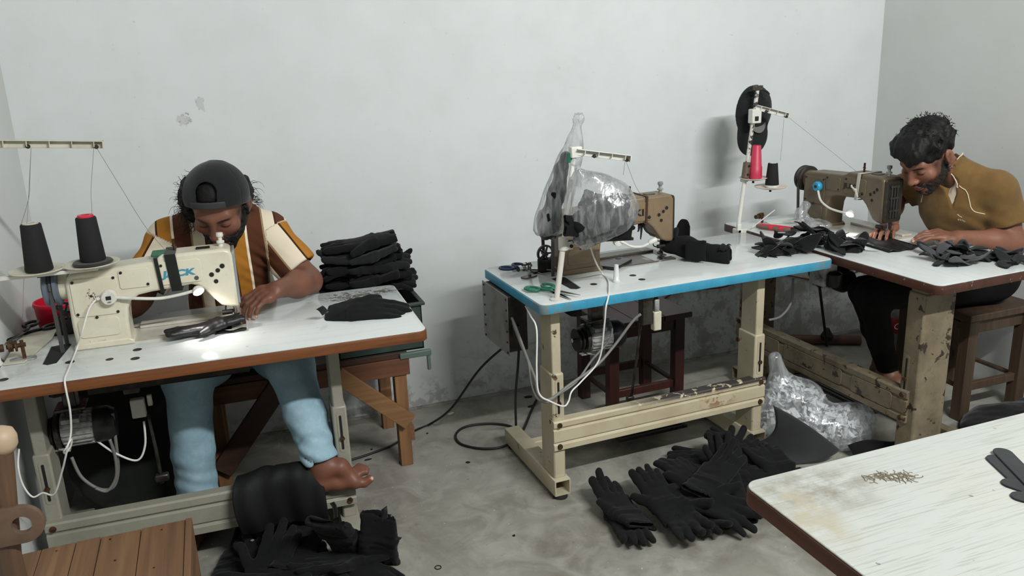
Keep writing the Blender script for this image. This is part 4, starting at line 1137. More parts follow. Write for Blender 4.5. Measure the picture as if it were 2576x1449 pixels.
at_ = t.nt.nodes.new('ShaderNodeAttribute'); at_.attribute_name = 'stripe'; u = at_.outputs['Fac']
def bandm(a, b, per=.227, off=0.):
    v = t.math('MODULO', t.math('ADD', u, 10*per+off), per)
    return t.math('MULTIPLY', t.math('GREATER_THAN', v, a), t.math('LESS_THAN', v, b))
isarm = t.math('GREATER_THAN', u, .6)
chest = t.math('SUBTRACT', 1., isarm)
CRM, MUS, BRN, DRK, WHT = C(222, 208, 186), C(168, 112, 40), C(84, 48, 30), C(62, 34, 22), C(240, 226, 204)
OFF = .213
for a, b, c in ((0, .006, DRK), (.006, .046, MUS), (.046, .054, WHT), (.054, .104, BRN), (.104, .110, C(150, 128, 96)), (.146, .152, DRK), (.152, .182, BRN), (.182, .188, WHT)):
    t.mix(t.math('MULTIPLY', chest, bandm(a, b, .227, OFF)), c)
ua = t.math('SUBTRACT', u, 1.0); ua2 = t.math('SUBTRACT', u, 2.0)
isL = t.math('MULTIPLY', isarm, t.math('LESS_THAN', u, 1.5)); isR = t.math('GREATER_THAN', u, 1.5)
def bandarm(x, sel, a, b): return t.math('MULTIPLY', sel, t.math('MULTIPLY', t.math('GREATER_THAN', x, a), t.math('LESS_THAN', x, b)))
for x, sel in ((ua, isL), (ua2, isR)):
    for a, b, c in ((.052, .2, MUS), (.046, .052, DRK), (-.020, -.014, C(150, 128, 96)), (-.062, -.020, BRN), (-.068, -.062, WHT)):
        t.mix(bandarm(x, sel, a, b), c)
t.bump(t.noise(500, 2), .2, .0005); t.bump(t.noise(40, 4), .25, .003)
M_SHIRT1 = t.done()
sh = sdf_build('striped_shirt', f_shirt1, (-.42, 2.80, .52), (.40, 3.26, 1.16), .0042, M_SHIRT1, attrs={'stripe': stripe}, label='shirt striped in cream, mustard and dark brown'); loc_(sh, W1)
# jeans
def f_jeans(P):
    d = smin(ell(P, (.012, 3.10, .56), (.178, .15, .10)), chain(P, [hipL, hipL*.5+knL*.5, knL], [.098, .094, .078], .03), .04)
    d = smin(d, chain(P, [hipR, hipR*.5+knR*.5, knR], [.098, .094, .078], .03), .04)
    l1 = chain(P, [knL, knL*.5+anL*.5, anL+arr((-.004, .004, .018))], [.074, .066, .054], .02)
    # turned-up cuff
    l1 = smin(l1, chain(P, [anL+arr((-.012, .010, .045)), anL+arr((-.002, .002, .010))], [.058, .057], .01), .006)
    cutL = (P-(anL+arr((0, 0, -.002))).astype(np.float32)) @ arr((.25, -.45, -.86)).astype(np.float32)
    l1 = smax(l1, cutL, .004); l1 = smax(l1, -cap(P, anL+arr((-.01, .01, .03)), anL+arr((.01, -.02, -.06)), .044, .050), .003)
    l2 = chain(P, [knR, knR*.45+anR*.55, anR+arr((.01, -.005, .0))], [.076, .067, .071], .02)
    l2 = smax(l2, -(P[:, 2]-np.float32(.035)), .004)
    d = smin(d, l1, .03); d = smin(d, l2, .03)
    for a, s0, k in ((anL, 9, 1.), (anR+arr((0, 0, .06)), 4, .8)):
        q = P-a.astype(np.float32); d = d+k*.0035*np.sin(q[:, 2]*120+q[:, 0]*50+2*vnoise(P, 18, s0))*np.exp(-(q*q).sum(1)/.02)
    return d+.0035*vnoise(P, 20, 21)+.0016*vnoise(P, 55, 22)
t = MT('pale_blue_denim', C(156, 184, 197), .85, 0, .2)
t.mix(t.noise(9, 4, .6, lo=.35, hi=.7), C(126, 158, 174), .8); t.mix(t.noise(60, 3, .6, lo=.5, hi=.8), C(176, 200, 210), .5); t.bump(t.noise(600, 2), .3, .0005); t.bump(t.noise(45, 4), .3, .003)
jn = sdf_build('jeans', f_jeans, (-.34, 2.42, .03), (.34, 3.29, .68), .0046, t.done(), label='pale blue jeans with the near cuff turned up'); loc_(jn, W1)
# cap worn back to front
ca, cb = cos(radians(37)), sin(radians(37))
RC = np.array([[1, 0, 0], [0, ca, -cb], [0, cb, ca]], np.float32)      # the cap sits pushed back on the head
toC1 = lambda P: (toH1(P)-np.array((0, -.012, .032), np.float32)) @ RC
cf = lambda Q: ell(Q, (0, 0, -.004), (.093, .112, .098))
def f_cap(P):
    Q = toC1(P)
    d = np.abs(cf(Q)+.0025)-.0030
    d = smax(d, -.030-Q[:, 2], .002)
    hole = smin(ell(Q, (0, .105, .020), (.029, .05, .026)), rbox(Q, (0, .105, .006), (.029, .05, .018), .004), .004)
    d = smax(d, -hole, .002)
    seam = .0009*(np.hypot(Q[:, 0], Q[:, 1]) > .02)*(np.abs(np.sin(np.arctan2(Q[:, 0], Q[:, 1])*3)) < .05)
    d = d+seam
    pk = ell(Q, (0, -.135, -.035), (.075, .07, .014)); pk = smax(pk, -(ell(Q, (0, -.135, -.047), (.075, .07, .016))), .002)
    return smin(d, pk, .004)*S1h
def f_strap(P):
    Q = toC1(P)
    st = np.abs(cf(Q)-.0008)-.0024
    st = smax(st, np.abs(Q[:, 2]+.021)-.0105, .002); st = smax(st, np.abs(Q[:, 0])-.05, .002); st = smax(st, .03-Q[:, 1], .002)
    return st*S1h
M_CAP = fabric('black_cap_twill', C(22, 23, 25), C(30, 31, 33), .88, 900)
loc_(sdf_build('cap', f_cap, HC1-.20, HC1+arr((.20, .26, .22)), .0028, M_CAP, label='black cap turned back to front'), W1)
Qs = lambda *q: Vector(HC1+A1 @ (arr(q)*S1h))
loc_(sdf_build('cap_strap', f_strap, HC1-.16, HC1+.16, .0024, plain('charcoal_strap', C(44, 45, 47), .6)), W1)
QC = lambda *q: Qs(*(np.array((0, -.012, .032))+RC @ arr(q)))
mb = MB()
for i in range(7): mb.lathe([(.0022, 0), (.0026, .0012), (.001, .002)], Matrix.Translation(QC(-.042+.014*i, .1085-.0*i-6.5*(-.042+.014*i)**2, -.021)) @ Vector(A1 @ arr((0, 1, 0))).to_track_quat('Z', 'Y').to_matrix().to_4x4(), 10)
loc_(mb.build('strap_snap', M_BLACKP), W1)
# curly hair sticking out under the cap
roots = []
def hair_root(q): p = Qs(*q); roots.append((p, (p-Vector(HC1)).normalized()))
for z in np.linspace(-.065, .045, 8):
    for y in np.linspace(-.07, .022, 7): hair_root((-.084, y, z)) ; hair_root((-.105, y, z-.03)); hair_root((.083, y, z)) if (y < -.05 and z < 0) else None
def f_hair1(P):
    Q = toH1(P); d = ell(Q, (-.080, -.030, .0), (.034, .062, .065)); d = smin(d, ell(Q, (-.096, -.035, -.040), (.032, .048, .060)), .02); d = smin(d, ell(Q, (.070, -.050, .0), (.020, .045, .05)), .01)
    d = smin(d, ell(Q, (0, -.085, -.01), (.06, .03, .06)), .02)
    d = d+.006*vnoise(Q, 110, 5)+.003*vnoise(Q, 240, 6)
    sk = smax(ell(Q, (0, -.014, .031), (.0790, .1015, .0905))+.0012*vnoise(Q, 160, 7), -.014-toC1(P)[:, 2], .003)
    return np.minimum(d, sk)*S1h
loc_(sdf_build('hair', f_hair1, HC1-.20, HC1+.18, .0034, M_HAIR), W1)
loc_(hairs('hair_curl', roots[:], M_HAIR, None, 420, .038, 4, .0010, 4, .25), W1)

loc_(sdf_build('beard', lambda P: beard_local(toH1(P), 0., .0045, 15)*S1h, HC1-.16, HC1+arr((.16, .16, .06)), .0030, M_HAIR), W1)

# ---------------------------------------------- the man in the olive tee shirt
W2 = thing('person', 'young bearded man in olive tee shirt smiling down at the dark brown machine', 'person', (2.95, 2.58, .47))
HC2 = arr((2.592, 2.548, 1.092)); A2 = axes((-.80, -.10, -.60), .0); S2h = 1.06
toH2 = lambda P: ((P-HC2.astype(np.float32)) @ A2.astype(np.float32)/np.float32(S2h)).astype(np.float32)
neck2 = arr((2.738, 2.572, 1.030)); nk2 = HC2+A2 @ arr((0, -.04, -.055))
def f_head2(P): return smin(head_local(toH2(P), 1.)*S2h, cap(P, nk2, neck2+arr((.02, 0, -.05)), .054, .066), .03)
s2, e2, w2, k2 = arr((2.842, 2.440, .948)), arr((2.885, 2.365, .748)), arr((2.640, 2.405, .792)), arr((2.553, 2.440, .806))
r2, re2, rw2, rk2 = arr((2.785, 2.735, .945)), arr((2.705, 2.825, .880)), arr((2.555, 2.660, .800)), arr((2.500, 2.625, .796))
h2 = hand_prims(w2, k2, (.12, -.25, .95), -1, [(.12, .35, .25), (.20, .30, .25), (.25, .35, .3), (.2, .45, .3)], .09, 1.0, (.45, .3))
h2r = hand_prims(rw2, rk2, (.0, .1, 1), 1, [(.25, .45, .3)]*4, .10, .95, (.5, .3))
f_arm2 = lambda P: arm(P, s2, e2, w2, h2); f_arm2r = lambda P: arm(P, r2, re2, rw2, h2r)
hp = [arr((2.945, 2.50, .555)), arr((2.945, 2.66, .555))]
kn = [arr((2.375, 2.540, .560)), arr((2.428, 2.635, .545))]; an = [arr((2.522, 2.575, .195)), arr((2.605, 2.690, .185))]
def f_foot2(P, a, d):
    d = arr(d)/np.linalg.norm(d); side = np.cross(d, [0, 0, 1.]); b = a+d*.105+arr((0, 0, -.050))
    q = chain(P, [a+arr((0, 0, .06)), a, a-d*.035+arr((0, 0, -.045))], [.034, .036, .028], .02)
    q = smin(q, chain(P, [a+arr((0, 0, -.01)), a+d*.06+arr((0, 0, -.034)), b], [.034, .030, .020], .02), .02)
    q = smin(q, cap(P, b+side*.022, b-side*.022, .018, .016), .02)
    for i in range(5):
        o = b+side*(.030-.0155*i)+d*.008; L = (.040, .038, .034, .028, .022)[i]; r = (.0135, .0100, .0095, .009, .0085)[i]
        q = smin(q, chain(P, [o, o+d*L*.6+arr((0, 0, .002)), o+d*L+arr((0, 0, -.004))], [r*1.1, r, r*.95], .003), .005)
    return q
def torso2(P, g=0.):
    d = smin(ell(P, (2.812, 2.575, .87), (.122+g, .148+g, .135+g)), ell(P, (2.905, 2.58, .70), (.120+g, .145+g, .15+g)), .07)
    d = smin(d, ell(P, (2.945, 2.58, .57), (.13+g, .16+g, .10+g)), .06)
    d = smin(d, cap(P, s2+arr((0, .02, 0)), neck2+arr((0.01, -.03, -.025)), .056+g, .058+g), .05)
    return smin(d, cap(P, r2+arr((0, -.02, 0)), neck2+arr((0.01, .03, -.025)), .056+g, .058+g), .05)
SK2, DK2, BD2, LP2 = C(132, 88, 70), C(76, 48, 38), C(24, 18, 15), C(140, 84, 72)
parts = [region(f_head2, HC2-.17, HC2+arr((.25, .17, .15)), .0030, lambda V: head_colour(toH2(V.astype(np.float32)).astype(np.float64), SK2, DK2, .88, BD2, LP2, 1.))]
lo, hi = bounds([s2, e2, w2, k2, tuple(k2+arr((-.08, .03, 0)))], .07); parts.append(region(f_arm2, lo, hi, .0030, hand_col(SK2, tips(h2, (-.5, -.4, .6)), NAIL)))
lo, hi = bounds([r2, re2, rw2, rk2, tuple(rk2+arr((-.08, .0, 0)))], .07); parts.append(region(f_arm2r, lo, hi, .0034, flat(SK2)))
for a, d in ((an[0], (.10, -1, 0)), (an[1], (-.05, -1, 0))):
    fd = arr(d)/np.linalg.norm(d); lo, hi = bounds([a+arr((0, 0, .06)), a+fd*.16+arr((0, 0, -.06)), a-fd*.04], .05)
    parts.append(region(lambda P, a=a, d=d: f_foot2(P, a, d), lo, hi, .003, flat(C(118, 82, 66))))
def core2(P):
    d = torso2(P, -.012)
    for a, b, c in zip(hp, kn, an): d = smin(d, chain(P, [a, b, c], [.07, .045, .03], .03), .03)
    return d
parts.append(region(core2, (2.32, 2.35, .12), (3.12, 2.85, 1.05), .010, flat(SK2)))
V, Q, Cc = join_np(parts)
loc_(link('body', mesh_np('body', V, Q, Cc), SKIN2), W2)
hem2 = s2+(e2-s2)*.66; d2 = (e2-s2)/np.linalg.norm(e2-s2); hem2r = r2+(re2-r2)*.62; d2r = (re2-r2)/np.linalg.norm(re2-r2)
vneck = arr((2.690, 2.545, .925)); vA = arr(AY(2382, 522, 2.475))
VN = [arr(p) for p in [neck2+arr((-.075, -.01, -.0))]+snap([AY(2366, 472, 2.48), AY(2374, 496, 2.48), AY(2385, 524, 2.48)], lambda P: torso2(P, .012))]
def f_tee(P):
    d = torso2(P, .012)
    a = smax(chain(P, [s2+arr((0, .03, 0)), s2, e2+d2*.02], [.066, .074, .082], .03), (P-hem2.astype(np.float32)) @ d2.astype(np.float32), .006)
    b = smax(chain(P, [r2+arr((0, -.03, 0)), r2, re2], [.066, .072, .078], .03), (P-hem2r.astype(np.float32)) @ d2r.astype(np.float32), .006)
    a = smax(a, -chain(P, [hem2-d2*.025, e2+d2*.04], [.066, .07]), .004); b = smax(b, -chain(P, [hem2r-d2r*.025, re2], [.062, .062]), .004)
    d = smin(smin(d, a, .022), b, .022)
    # stand collar
    cl = np.abs(cap(P, neck2+arr((-.012, 0, -.01)), neck2+arr((-.04, 0, .035)), .070, .073))-.003
    cl = smax(cl, (P-(neck2+arr((-.030, 0, .052))).astype(np.float32)) @ arr((-.50, 0, .86)).astype(np.float32), .003)
    cl = smax(cl, -(P[:, 2]-np.float32(.93)), .01)
    d = smin(d, cl, .012)
    d = d+.003*vnoise(P, 22, 31)+.0014*vnoise(P, 60, 32)
    q = P-arr((2.80, 2.47, .80)).astype(np.float32); d = d+.004*np.sin((q[:, 0]*.6+q[:, 2])*120)*np.exp(-(q*q).sum(1)/.012)
    d = smax(d, -chain(P, [neck2+arr((-.012, 0, -.005)), neck2+arr((-.05, 0, .08))], [.066, .072], .01), .003)
    v = chain(P, VN, [.040, .030, .018, .004], .006)
    return smax(d, -v, .003)
M_TEE = fabric('olive_jersey', C(120, 91, 50), C(98, 75, 42), .85, 800)
tee = sdf_build('tee_shirt', f_tee, (2.56, 2.27, .52), (3.15, 2.89, 1.09), .0044, M_TEE, label='olive brown tee shirt with cream piping'); loc_(tee, W2)
M_PIPE = plain('cream_piping', C(222, 206, 176), .8)
for pts_, r_ in (([Vector(neck2)+Vector((-.012, -.072, .088)), Vector(neck2)+Vector((-.045, -.068, .03)), Vector(neck2)+Vector((-.07, -.05, -.03)), AY(2405, 478, 2.47)], .0022),
                 ([AY(2412, 470, 2.45), AY(2428, 484, 2.44), AY(2440, 510, 2.43), AY(2452, 535, 2.42), AY(2476, 543, 2.40)], .0019),
                 ([AY(2318, 472, 2.65), AY(2312, 485, 2.65), AY(2306, 510, 2.66)], .0018)):
    loc_(MB().tube(snap(spline(pts_, 8), f_tee, .001), r_, 6).build('piping', M_PIPE), W2)
mb = MB()
mb.tube(snap(spline([AY(2398, 549, 2.44), AY(2406, 554, 2.44), AY(2418, 557, 2.44)], 4), f_tee, .0008), .0012, 5)
for i in range(6): mb.tube(snap([AY(2410+3*i, 562+.6*i, 2.44), AY(2411+3*i, 565+.6*i, 2.44)], f_tee, .0006), .0009, 4)
loc_(mb.build('chest_mark', M_PIPE), W2)
def f_vest(P): return smax(torso2(P, .006), np.linalg.norm(P-VN[2].astype(np.float32), axis=1)-.060, .004)
def f_vest0(P): return smax(f_vest(P), -chain(P, [VN[1]+arr((-.01, .02, .03)), VN[1]+arr((-.0, .012, .0)), VN[2]+arr((-.006, .016, .0))], [.04, .030, .014], .006), .003)
loc_(sdf_build('undershirt', f_vest0, (2.56, 2.40, .80), (2.90, 2.72, 1.06), .004, fabric('cream_undershirt', C(206, 194, 172), C(190, 176, 152))), W2)
def f_trousers(P):
    d = ell(P, (2.95, 2.58, .565), (.15, .175, .105))
    for a, b, c in zip(hp, kn, an):
        leg = chain(P, [a, a*.5+b*.5, b, b*.5+c*.5, c+arr((0, 0, .02))], [.092, .083, .060, .049, .042], .025)
        d = smin(d, leg, .03)
    return d+.003*vnoise(P, 24, 41)+.0014*vnoise(P, 70, 42)
loc_(sdf_build('trousers', f_trousers, (2.32, 2.35, .14), (3.13, 2.82, .70), .005, fabric('black_jersey', C(8, 8, 9), C(12, 12, 13), .95, 700, 0.), label='black trousers'), W2)
# thick wavy black hair
def hair2_local(Q):
    d = ell(Q, (0, -.020, .050), (.089, .105, .089))
    d = smin(d, ell(Q, (0, .050, .090), (.074, .058, .040)), .03)
    d = smin(d, ell(Q, (.03, .085, .078), (.045, .034, .026)), .02)
    face = ell(Q, (0, .10, -.055), (.085, .085, .105)); d = smax(d, -face, .012)
    M = np.stack([np.abs(Q[:, 0]), Q[:, 1], Q[:, 2]], 1)
    d = smax(d, -ell(M, (.098, -.008, -.018), (.036, .040, .056)), .006)
    d = smax(d, -(Q[:, 2]+.030-.9*np.clip(Q[:, 1]+.03, 0, .05)), .008)
    return d
def f_hair2(P):
    Q = toH2(P); return (hair2_local(Q)+.0075*vnoise(Q, 75, 51)+.0035*vnoise(Q, 180, 52))*S2h
loc_(sdf_build('hair', f_hair2, HC2-.17, HC2+.20, .0032, M_HAIR, label='thick wavy black hair'), W2)
roots = []
for i in range(260):
    a = random.random()*6.28; b = math.acos(random.uniform(-.1, 1))
    q = arr((.086*sin(b)*cos(a), -.02+.108*sin(b)*sin(a), .05+.09*cos(b)))
    if q[1] > .04 and q[2] < .07: continue
    p = Vector(HC2+A2 @ (q*S2h)); roots.append((p, (p-Vector(HC2)).normalized()))
loc_(hairs('hair_curl', roots, M_HAIR, None, 500, .014, 4, .0013, 9, .3), W2)
Qs2 = lambda *q: Vector(HC2+A2 @ (arr(q)*S2h))
R = Matrix.Translation(Qs2(.083, .0, -.044)) @ Vector(A2 @ arr((0, 1, 0))).to_track_quat('Z', 'Y').to_matrix().to_4x4()
loc_(MB().ring(.0045, .0062, -.0008, .0008, R, 16).build('ear_ring', M_CHROME), W2)
loc_(sdf_build('beard', lambda P: beard_local(toH2(P), 1., .0004, 25)*S2h, HC2-.16, HC2+arr((.16, .16, .06)), .0030, plain('dark_brown_beard', C(24, 18, 15), .7, bump=(260, .5, .002))), W2)
# ------------------------------------------------------------------ gloves
M_GLOVE = fabric('black_glove_fabric', C(11, 11, 13), C(17, 17, 19), .92, 700, .05)
M_GLOVE2 = fabric('charcoal_glove_fabric', C(22, 23, 25), C(31, 32, 34), .92, 700, .1)
t = MT('shiny_black_leather', C(16, 16, 17), .42, 0, .45); t.bump(t.noise(45, 4), .5, .003); M_LEATHER = t.done()
M_MARK = plain('grey_print', C(150, 150, 148), .6)
def warp(Q, cx, cz, tw):
    """bend about the long axis' sides: cx curls the glove along its length, cz across"""
    q = Q.copy(); q[:, 2] = q[:, 2]-cx*q[:, 0]**2-cz*q[:, 1]**2-tw*q[:, 0]*q[:, 1]
    return q
def glove_fn(seed, fingers, thumb=.7, cx=0., cz=0., tw=0., fat=1., cuff=.055, open_=True):
    """hand shape lying along +x: cuff at -x, four fingers at +x, thumb at +y"""
    def f(P):
        q = warp(P.astype(np.float32), cx, cz, tw)
        z = q[:, 2:3]; fl = np.concatenate([q[:, :2], z*1.0], 1)
        d = rbox(fl, (.0, 0, 0), (.058, .049, .0125*fat), .0120)
        cu = rbox(fl, (-.085, 0, 0), (.052, cuff-.004, .0125*fat), .0115)
        d = smin(d, cu, .02)
        if open_: d = smax(d, -rbox(fl, (-.140, 0, .0005), (.030, cuff-.009, .0065*fat), .006), .003)
        for i, (a, L, c) in enumerate(fingers):
            y0 = .036-.024*i; x0 = .048-.004*abs(i-1.3)
            p1 = (x0+L*.5*cos(a), y0+L*.5*sin(a), .002+c*.2); p2 = (x0+L*cos(a+.1*c), y0+L*sin(a), .0+c)
            d = smin(d, chain(fl, [(x0-.012, y0, 0), p1, p2], [.0130, .0130, .0112], .004), .0045)
        d = smin(d, chain(fl, [(-.03, .040, 0), (.0, .040+.035*thumb, .003), (.030, .040+.058*thumb, .002)], [.016, .0135, .0115], .004), .008)
        d = d+.0026*vnoise(P, 46, seed)+.0013*vnoise(P, 120, seed+50)
        # wrist gather
        return d+.0018*np.sin(P[:, 0]*260+P[:, 1]*30)*np.exp(-((P[:, 0]+.055)/.022)**2)
    return f
VARS = []
rr = random.Random(12)
for k, (cx, cz, tw, th, sp) in enumerate(((.3, -3., .0, .6, .05), (-.9, 2.5, 1.5, .8, .09), (1.3, -2., -1.2, .25, .03), (-.4, -4., .8, .5, .13), (.8, 3., 1.0, .9, .07), (-1.6, -2., 0, .35, .04))):
    fg = [(sp*(1.4-i)+rr.uniform(-.05, .05), (.074, .084, .078, .062)[i]*rr.uniform(.94, 1.06), rr.uniform(-.012, .016)) for i in range(4)]
    fn = glove_fn(k*3+1, fg, th, cx, cz, tw)
    V, Q = snets(fn, (-.17, -.09, -.06), (.16, .14, .06), .0042); V = relax(V, Q, 1); Q = orient(V, Q)
    VARS.append(mesh_np('glove', V, Q))
def bar_mark(parent_obj, x, y, z=.018):
    mb = MB().ring(.0026, .0038, 0, .0008, Matrix.Translation((x, y, z)), 14).box((x-.0005, y-.0055, z), (x+.0005, y+.0055, z+.0008))
    return mb.build('round_mark', M_MARK, parent_obj)
M_TABF = fabric('black_tab_tape', C(24, 24, 25), C(32, 32, 33))
def glove(label, var, loc, rot, m=None, sc=1., group=None, mark=None, tab=None):
    m = m or M_GLOVE
    me = VARS[var]
    if len(me.materials) == 0: me.materials.append(m)
    o = bpy.data.objects.new('glove', me); COL.objects.link(o)
    if me.materials[0] != m:
        o.material_slots[0].link = 'OBJECT'; o.material_slots[0].material = m
    o.location = loc; o.rotation_euler = rot; o.scale = (sc,)*3
    tag(o, label, 'glove', group)
    if mark: bar_mark(o, *mark)
    if tab:
        ax, L = tab
        MB().grid(lambda u, v: (-.13+(u-.5)*.018+.1*0-v*L*cos(ax), -.02+(u-.5)*.016, .006+v*L*sin(ax)+.006*sin(v*3)), 3, 9).build('pull_tab', M_TABF, o, solid=.0018)
    return o
D = radians
# heap on the crate behind the first table: layers of gloves, top ones with fingers to the left
crate_z = .655
heap = []
lay = [(.44, 3.10, 180, 0), (.53, 3.12, 5, 1), (.42, 3.20, 175, 2), (.56, 3.20, 0, 3), (.46, 3.08, 172, 4), (.53, 3.10, 8, 0), (.44, 3.17, 185, 5), (.53, 3.18, -4, 2),
       (.44, 3.09, 176, 1), (.52, 3.11, 12, 3), (.45, 3.10, 186, 0), (.49, 3.15, 170, 4), (.455, 3.08, 178, 2), (.475, 3.12, 183, 5), (.46, 3.09, 176, 0)]
names = ['flat at the very bottom of the heap on the green crate', 'fingers right, lowest on the right of the crate heap', 'bottom layer at the back left of the crate heap', 'bottom layer at the back right of the crate heap',
         'fingers left, second layer of the crate heap', 'fingers right in the second layer of the crate heap', 'second layer at the back left of the crate heap', 'second layer at the back right of the crate heap',
         'fingers left halfway up the crate heap', 'fingers right sticking out halfway up the crate heap', 'fingers left in the upper half of the crate heap', 'slanting across the upper half of the crate heap',
         'third from the top of the crate heap', 'second from the top of the crate heap', 'lying on top of the heap on the green crate, fingers left']
for i, (x, y, a, v) in enumerate(lay):
    z = crate_z+.022+(i//4)*.055+(i % 4)*.008 if i < 12 else crate_z+.175+(i-12)*.026
    glove('black glove '+names[i], v, (x, y-.02*(i//4)*.3, z), (D(rr.uniform(-10, 10)), D(rr.uniform(-9, 9)), D(a+rr.uniform(-6, 6))), M_GLOVE if i % 3 else M_GLOVE2, 1.05, 'gloves heaped on the green crate', mark=(-.09, .02) if i in (9, 10, 13) else None)
# heap on the floor below the first table
spots = [(.05, 2.50, 80, 0, 10, 'at the far left with fingers up, floor heap by the bare foot', 1), (-.02, 2.42, 100, 3, 14, 'leaning left in the floor heap below the bare foot', 1), (.10, 2.44, 65, 2, 8, 'with a round mark, middle left of the floor heap below the foot', 1),
         (.20, 2.33, 185, 4, 4, 'palm up in the middle of the floor heap below the foot', 0), (.06, 2.28, 20, 1, -6, 'slanting across the front of the floor heap by the wooden stool', 0), (-.08, 2.28, 150, 5, 0, 'nearest the wooden stool in the floor heap', 0),
         (.29, 2.24, -62, 0, -4, 'with fingers pointing at the viewer on the right of the floor heap', 1), (.17, 2.20, -75, 3, 4, 'front middle of the floor heap, fingers to the viewer', 0), (.02, 2.18, -110, 4, 8, 'front left of the floor heap, fingers to the viewer', 0)]
spots += [(-.09, 2.52, 70, 2, 6, 'leftmost behind the others under the grey beam', 0), (.10, 2.56, 100, 5, 10, 'furthest back under the draped cloth', 1), (.0, 2.36, 60, 4, 16, 'propped up in the middle of the heap by the foot', 1), (.13, 2.36, 100, 1, 12, 'propped beside the standing gloves by the foot', 0)]
for i, (x, y, a, v, p, nm, mk) in enumerate(spots):
    glove('black glove '+nm, v, (x, y, .03+.022*(i % 3)+(.02 if i == 3 else 0)), (D(rr.uniform(-12, 12)), D(-p), D(a)), M_GLOVE, 1.12, 'gloves heaped on the floor by the foot', mark=(.075, .012) if mk else None)
# two big ones standing up at the right of that heap, cuffs high with a pull tab each
g = glove('large black glove with tall pull tab, standing at the right of the floor heap', 1, (.215, 2.36, .10), (D(14), D(58), D(62)), M_GLOVE, 1.25, 'gloves heaped on the floor by the foot', tab=(.2, .055))
g = glove('black glove with pointed tab standing rightmost in the floor heap', 2, (.325, 2.30, .085), (D(10), D(66), D(80)), M_GLOVE, 1.1, 'gloves heaped on the floor by the foot', tab=(.1, .045), mark=(-.02, .01))
# heap on the floor below the blue table
spots = [(1.135, 2.225, -100, 0, 0, 'leftmost of the floor heap below the blue table, fingers to the viewer'), (1.14, 2.29, 92, 2, 6, 'leftmost with fingers away, floor heap below the blue table'),
         (1.285, 2.27, 88, 0, 10, 'second from the left with spread fingers, heap below the blue table'), (1.375, 2.26, 78, 3, 12, 'third from the left, heap below the blue table'),
         (1.29, 2.15, -95, 4, 0, 'with open cuff at the near side of the heap below the blue table'), (1.42, 2.13, -60, 1, 0, 'curled at the near middle of the heap below the blue table'),
         (1.50, 2.36, 140, 5, 4, 'pointing left on its own, upper side of the heap below the blue table'), (1.60, 2.47, 160, 3, 8, 'with fingers spread left at the back of the heap below the blue table'),
         (1.50, 2.26, 30, 2, 10, 'lying across the middle of the heap below the blue table'), (1.62, 2.34, 60, 4, 14, 'on top of the right half of the heap below the blue table'),
         (1.72, 2.42, 120, 0, 10, 'at the back right by the foam sheet, heap below the blue table'), (1.78, 2.32, 75, 1, 6, 'rightmost beside the foam sheet, heap below the blue table'),
         (1.58, 2.16, -40, 5, 2, 'near right by the cutting table, heap below the blue table'), (1.70, 2.24, 10, 3, 6, 'under the cutting table edge, heap below the blue table')]
spots += [(1.44, 2.34, 95, 5, 10, 'fourth with fingers away, heap below the blue table'), (1.36, 2.17, -80, 2, 0, 'second with open cuff, near side of the heap below the blue table'), (1.52, 2.20, 70, 0, 8, 'buried in the middle of the heap below the blue table'),
          (1.66, 2.40, 35, 4, 10, 'on the back right slope of the heap below the blue table'), (1.55, 2.32, 110, 1, 14, 'upright over the middle of the heap below the blue table'), (1.64, 2.26, -20, 5, 6, 'flat on the right slope of the heap below the blue table')]
for i, (x, y, a, v, p, nm) in enumerate(spots):
    glove('black glove '+nm, v, (x, y, .028+.020*(i % 3)+(.035 if i in (8, 9, 10) else 0)), (D(rr.uniform(-14, 14)), D(-p), D(a)), M_GLOVE, 1.12, 'gloves heaped below the blue table')
# on the table tops
g = at(T1, .545, .262, TH+.022)
glove('shiny black glove lying under the ivory machine lamp', 0, g, (D(10), D(3), D(192)), M_LEATHER, .86)
g = at(T1, 1.035, .215, TH+.022)
glove('black glove with standing tab at the right end of the plywood-edged table', 5, g, (D(25), D(2), D(-14)), M_GLOVE, 1.0, tab=(1.0, .030))
# strip of leather under the needle of the ivory machine
tag(MB().grid(lambda u, v: at(T1, .575+u*.09, .225+v*.02, TH+.004+.003*sin(u*9)), 8, 4).build('leather_strip', M_LEATHER, solid=.002), 'shiny black strip under the glove at the ivory machine', 'strip')
# half-sewn tube with open cuff at the tan machine
def f_half(P):
    q = P.astype(np.float32)
    d = chain(q, [(-.13, .02, .045), (-.06, .01, .042), (.0, 0, .032), (.07, -.005, .028)], [.038, .040, .032, .030], .02)
    o = chain(q, [(.04, -.004, .027), (.085, -.006, .026), (.12, -.007, .026)], [.030, .034, .036], .01)
    d = smin(d, o, .01)
    d = smax(d, -chain(q, [(.055, -.005, .027), (.09, -.006, .027), (.17, -.007, .027)], [.012, .029, .034], .01), .003)
    d = smax(d, q[:, 0]-.105, .003)
    d = smin(d, rbox(q, (-.10, .0, .085), (.006, .017, .030), .005), .008)
    d = smin(d, rbox(q, (-.02, -.030, .036), (.032, .006, .028), .005), .006)
    d = d+.005*vnoise(q, 34, 61)+.0025*vnoise(q, 85, 62)
    return smax(d, -q[:, 2], .003)
p = at(T2, .775, .235, .7505)
half = sdf_build('half_sewn_glove', f_half, (-.20, -.075, -.004), (.15, .09, .15), .0035, M_GLOVE)
half.location = p; half.rotation_euler = (0, 0, D(-44)); half.scale = (1.02,)*3
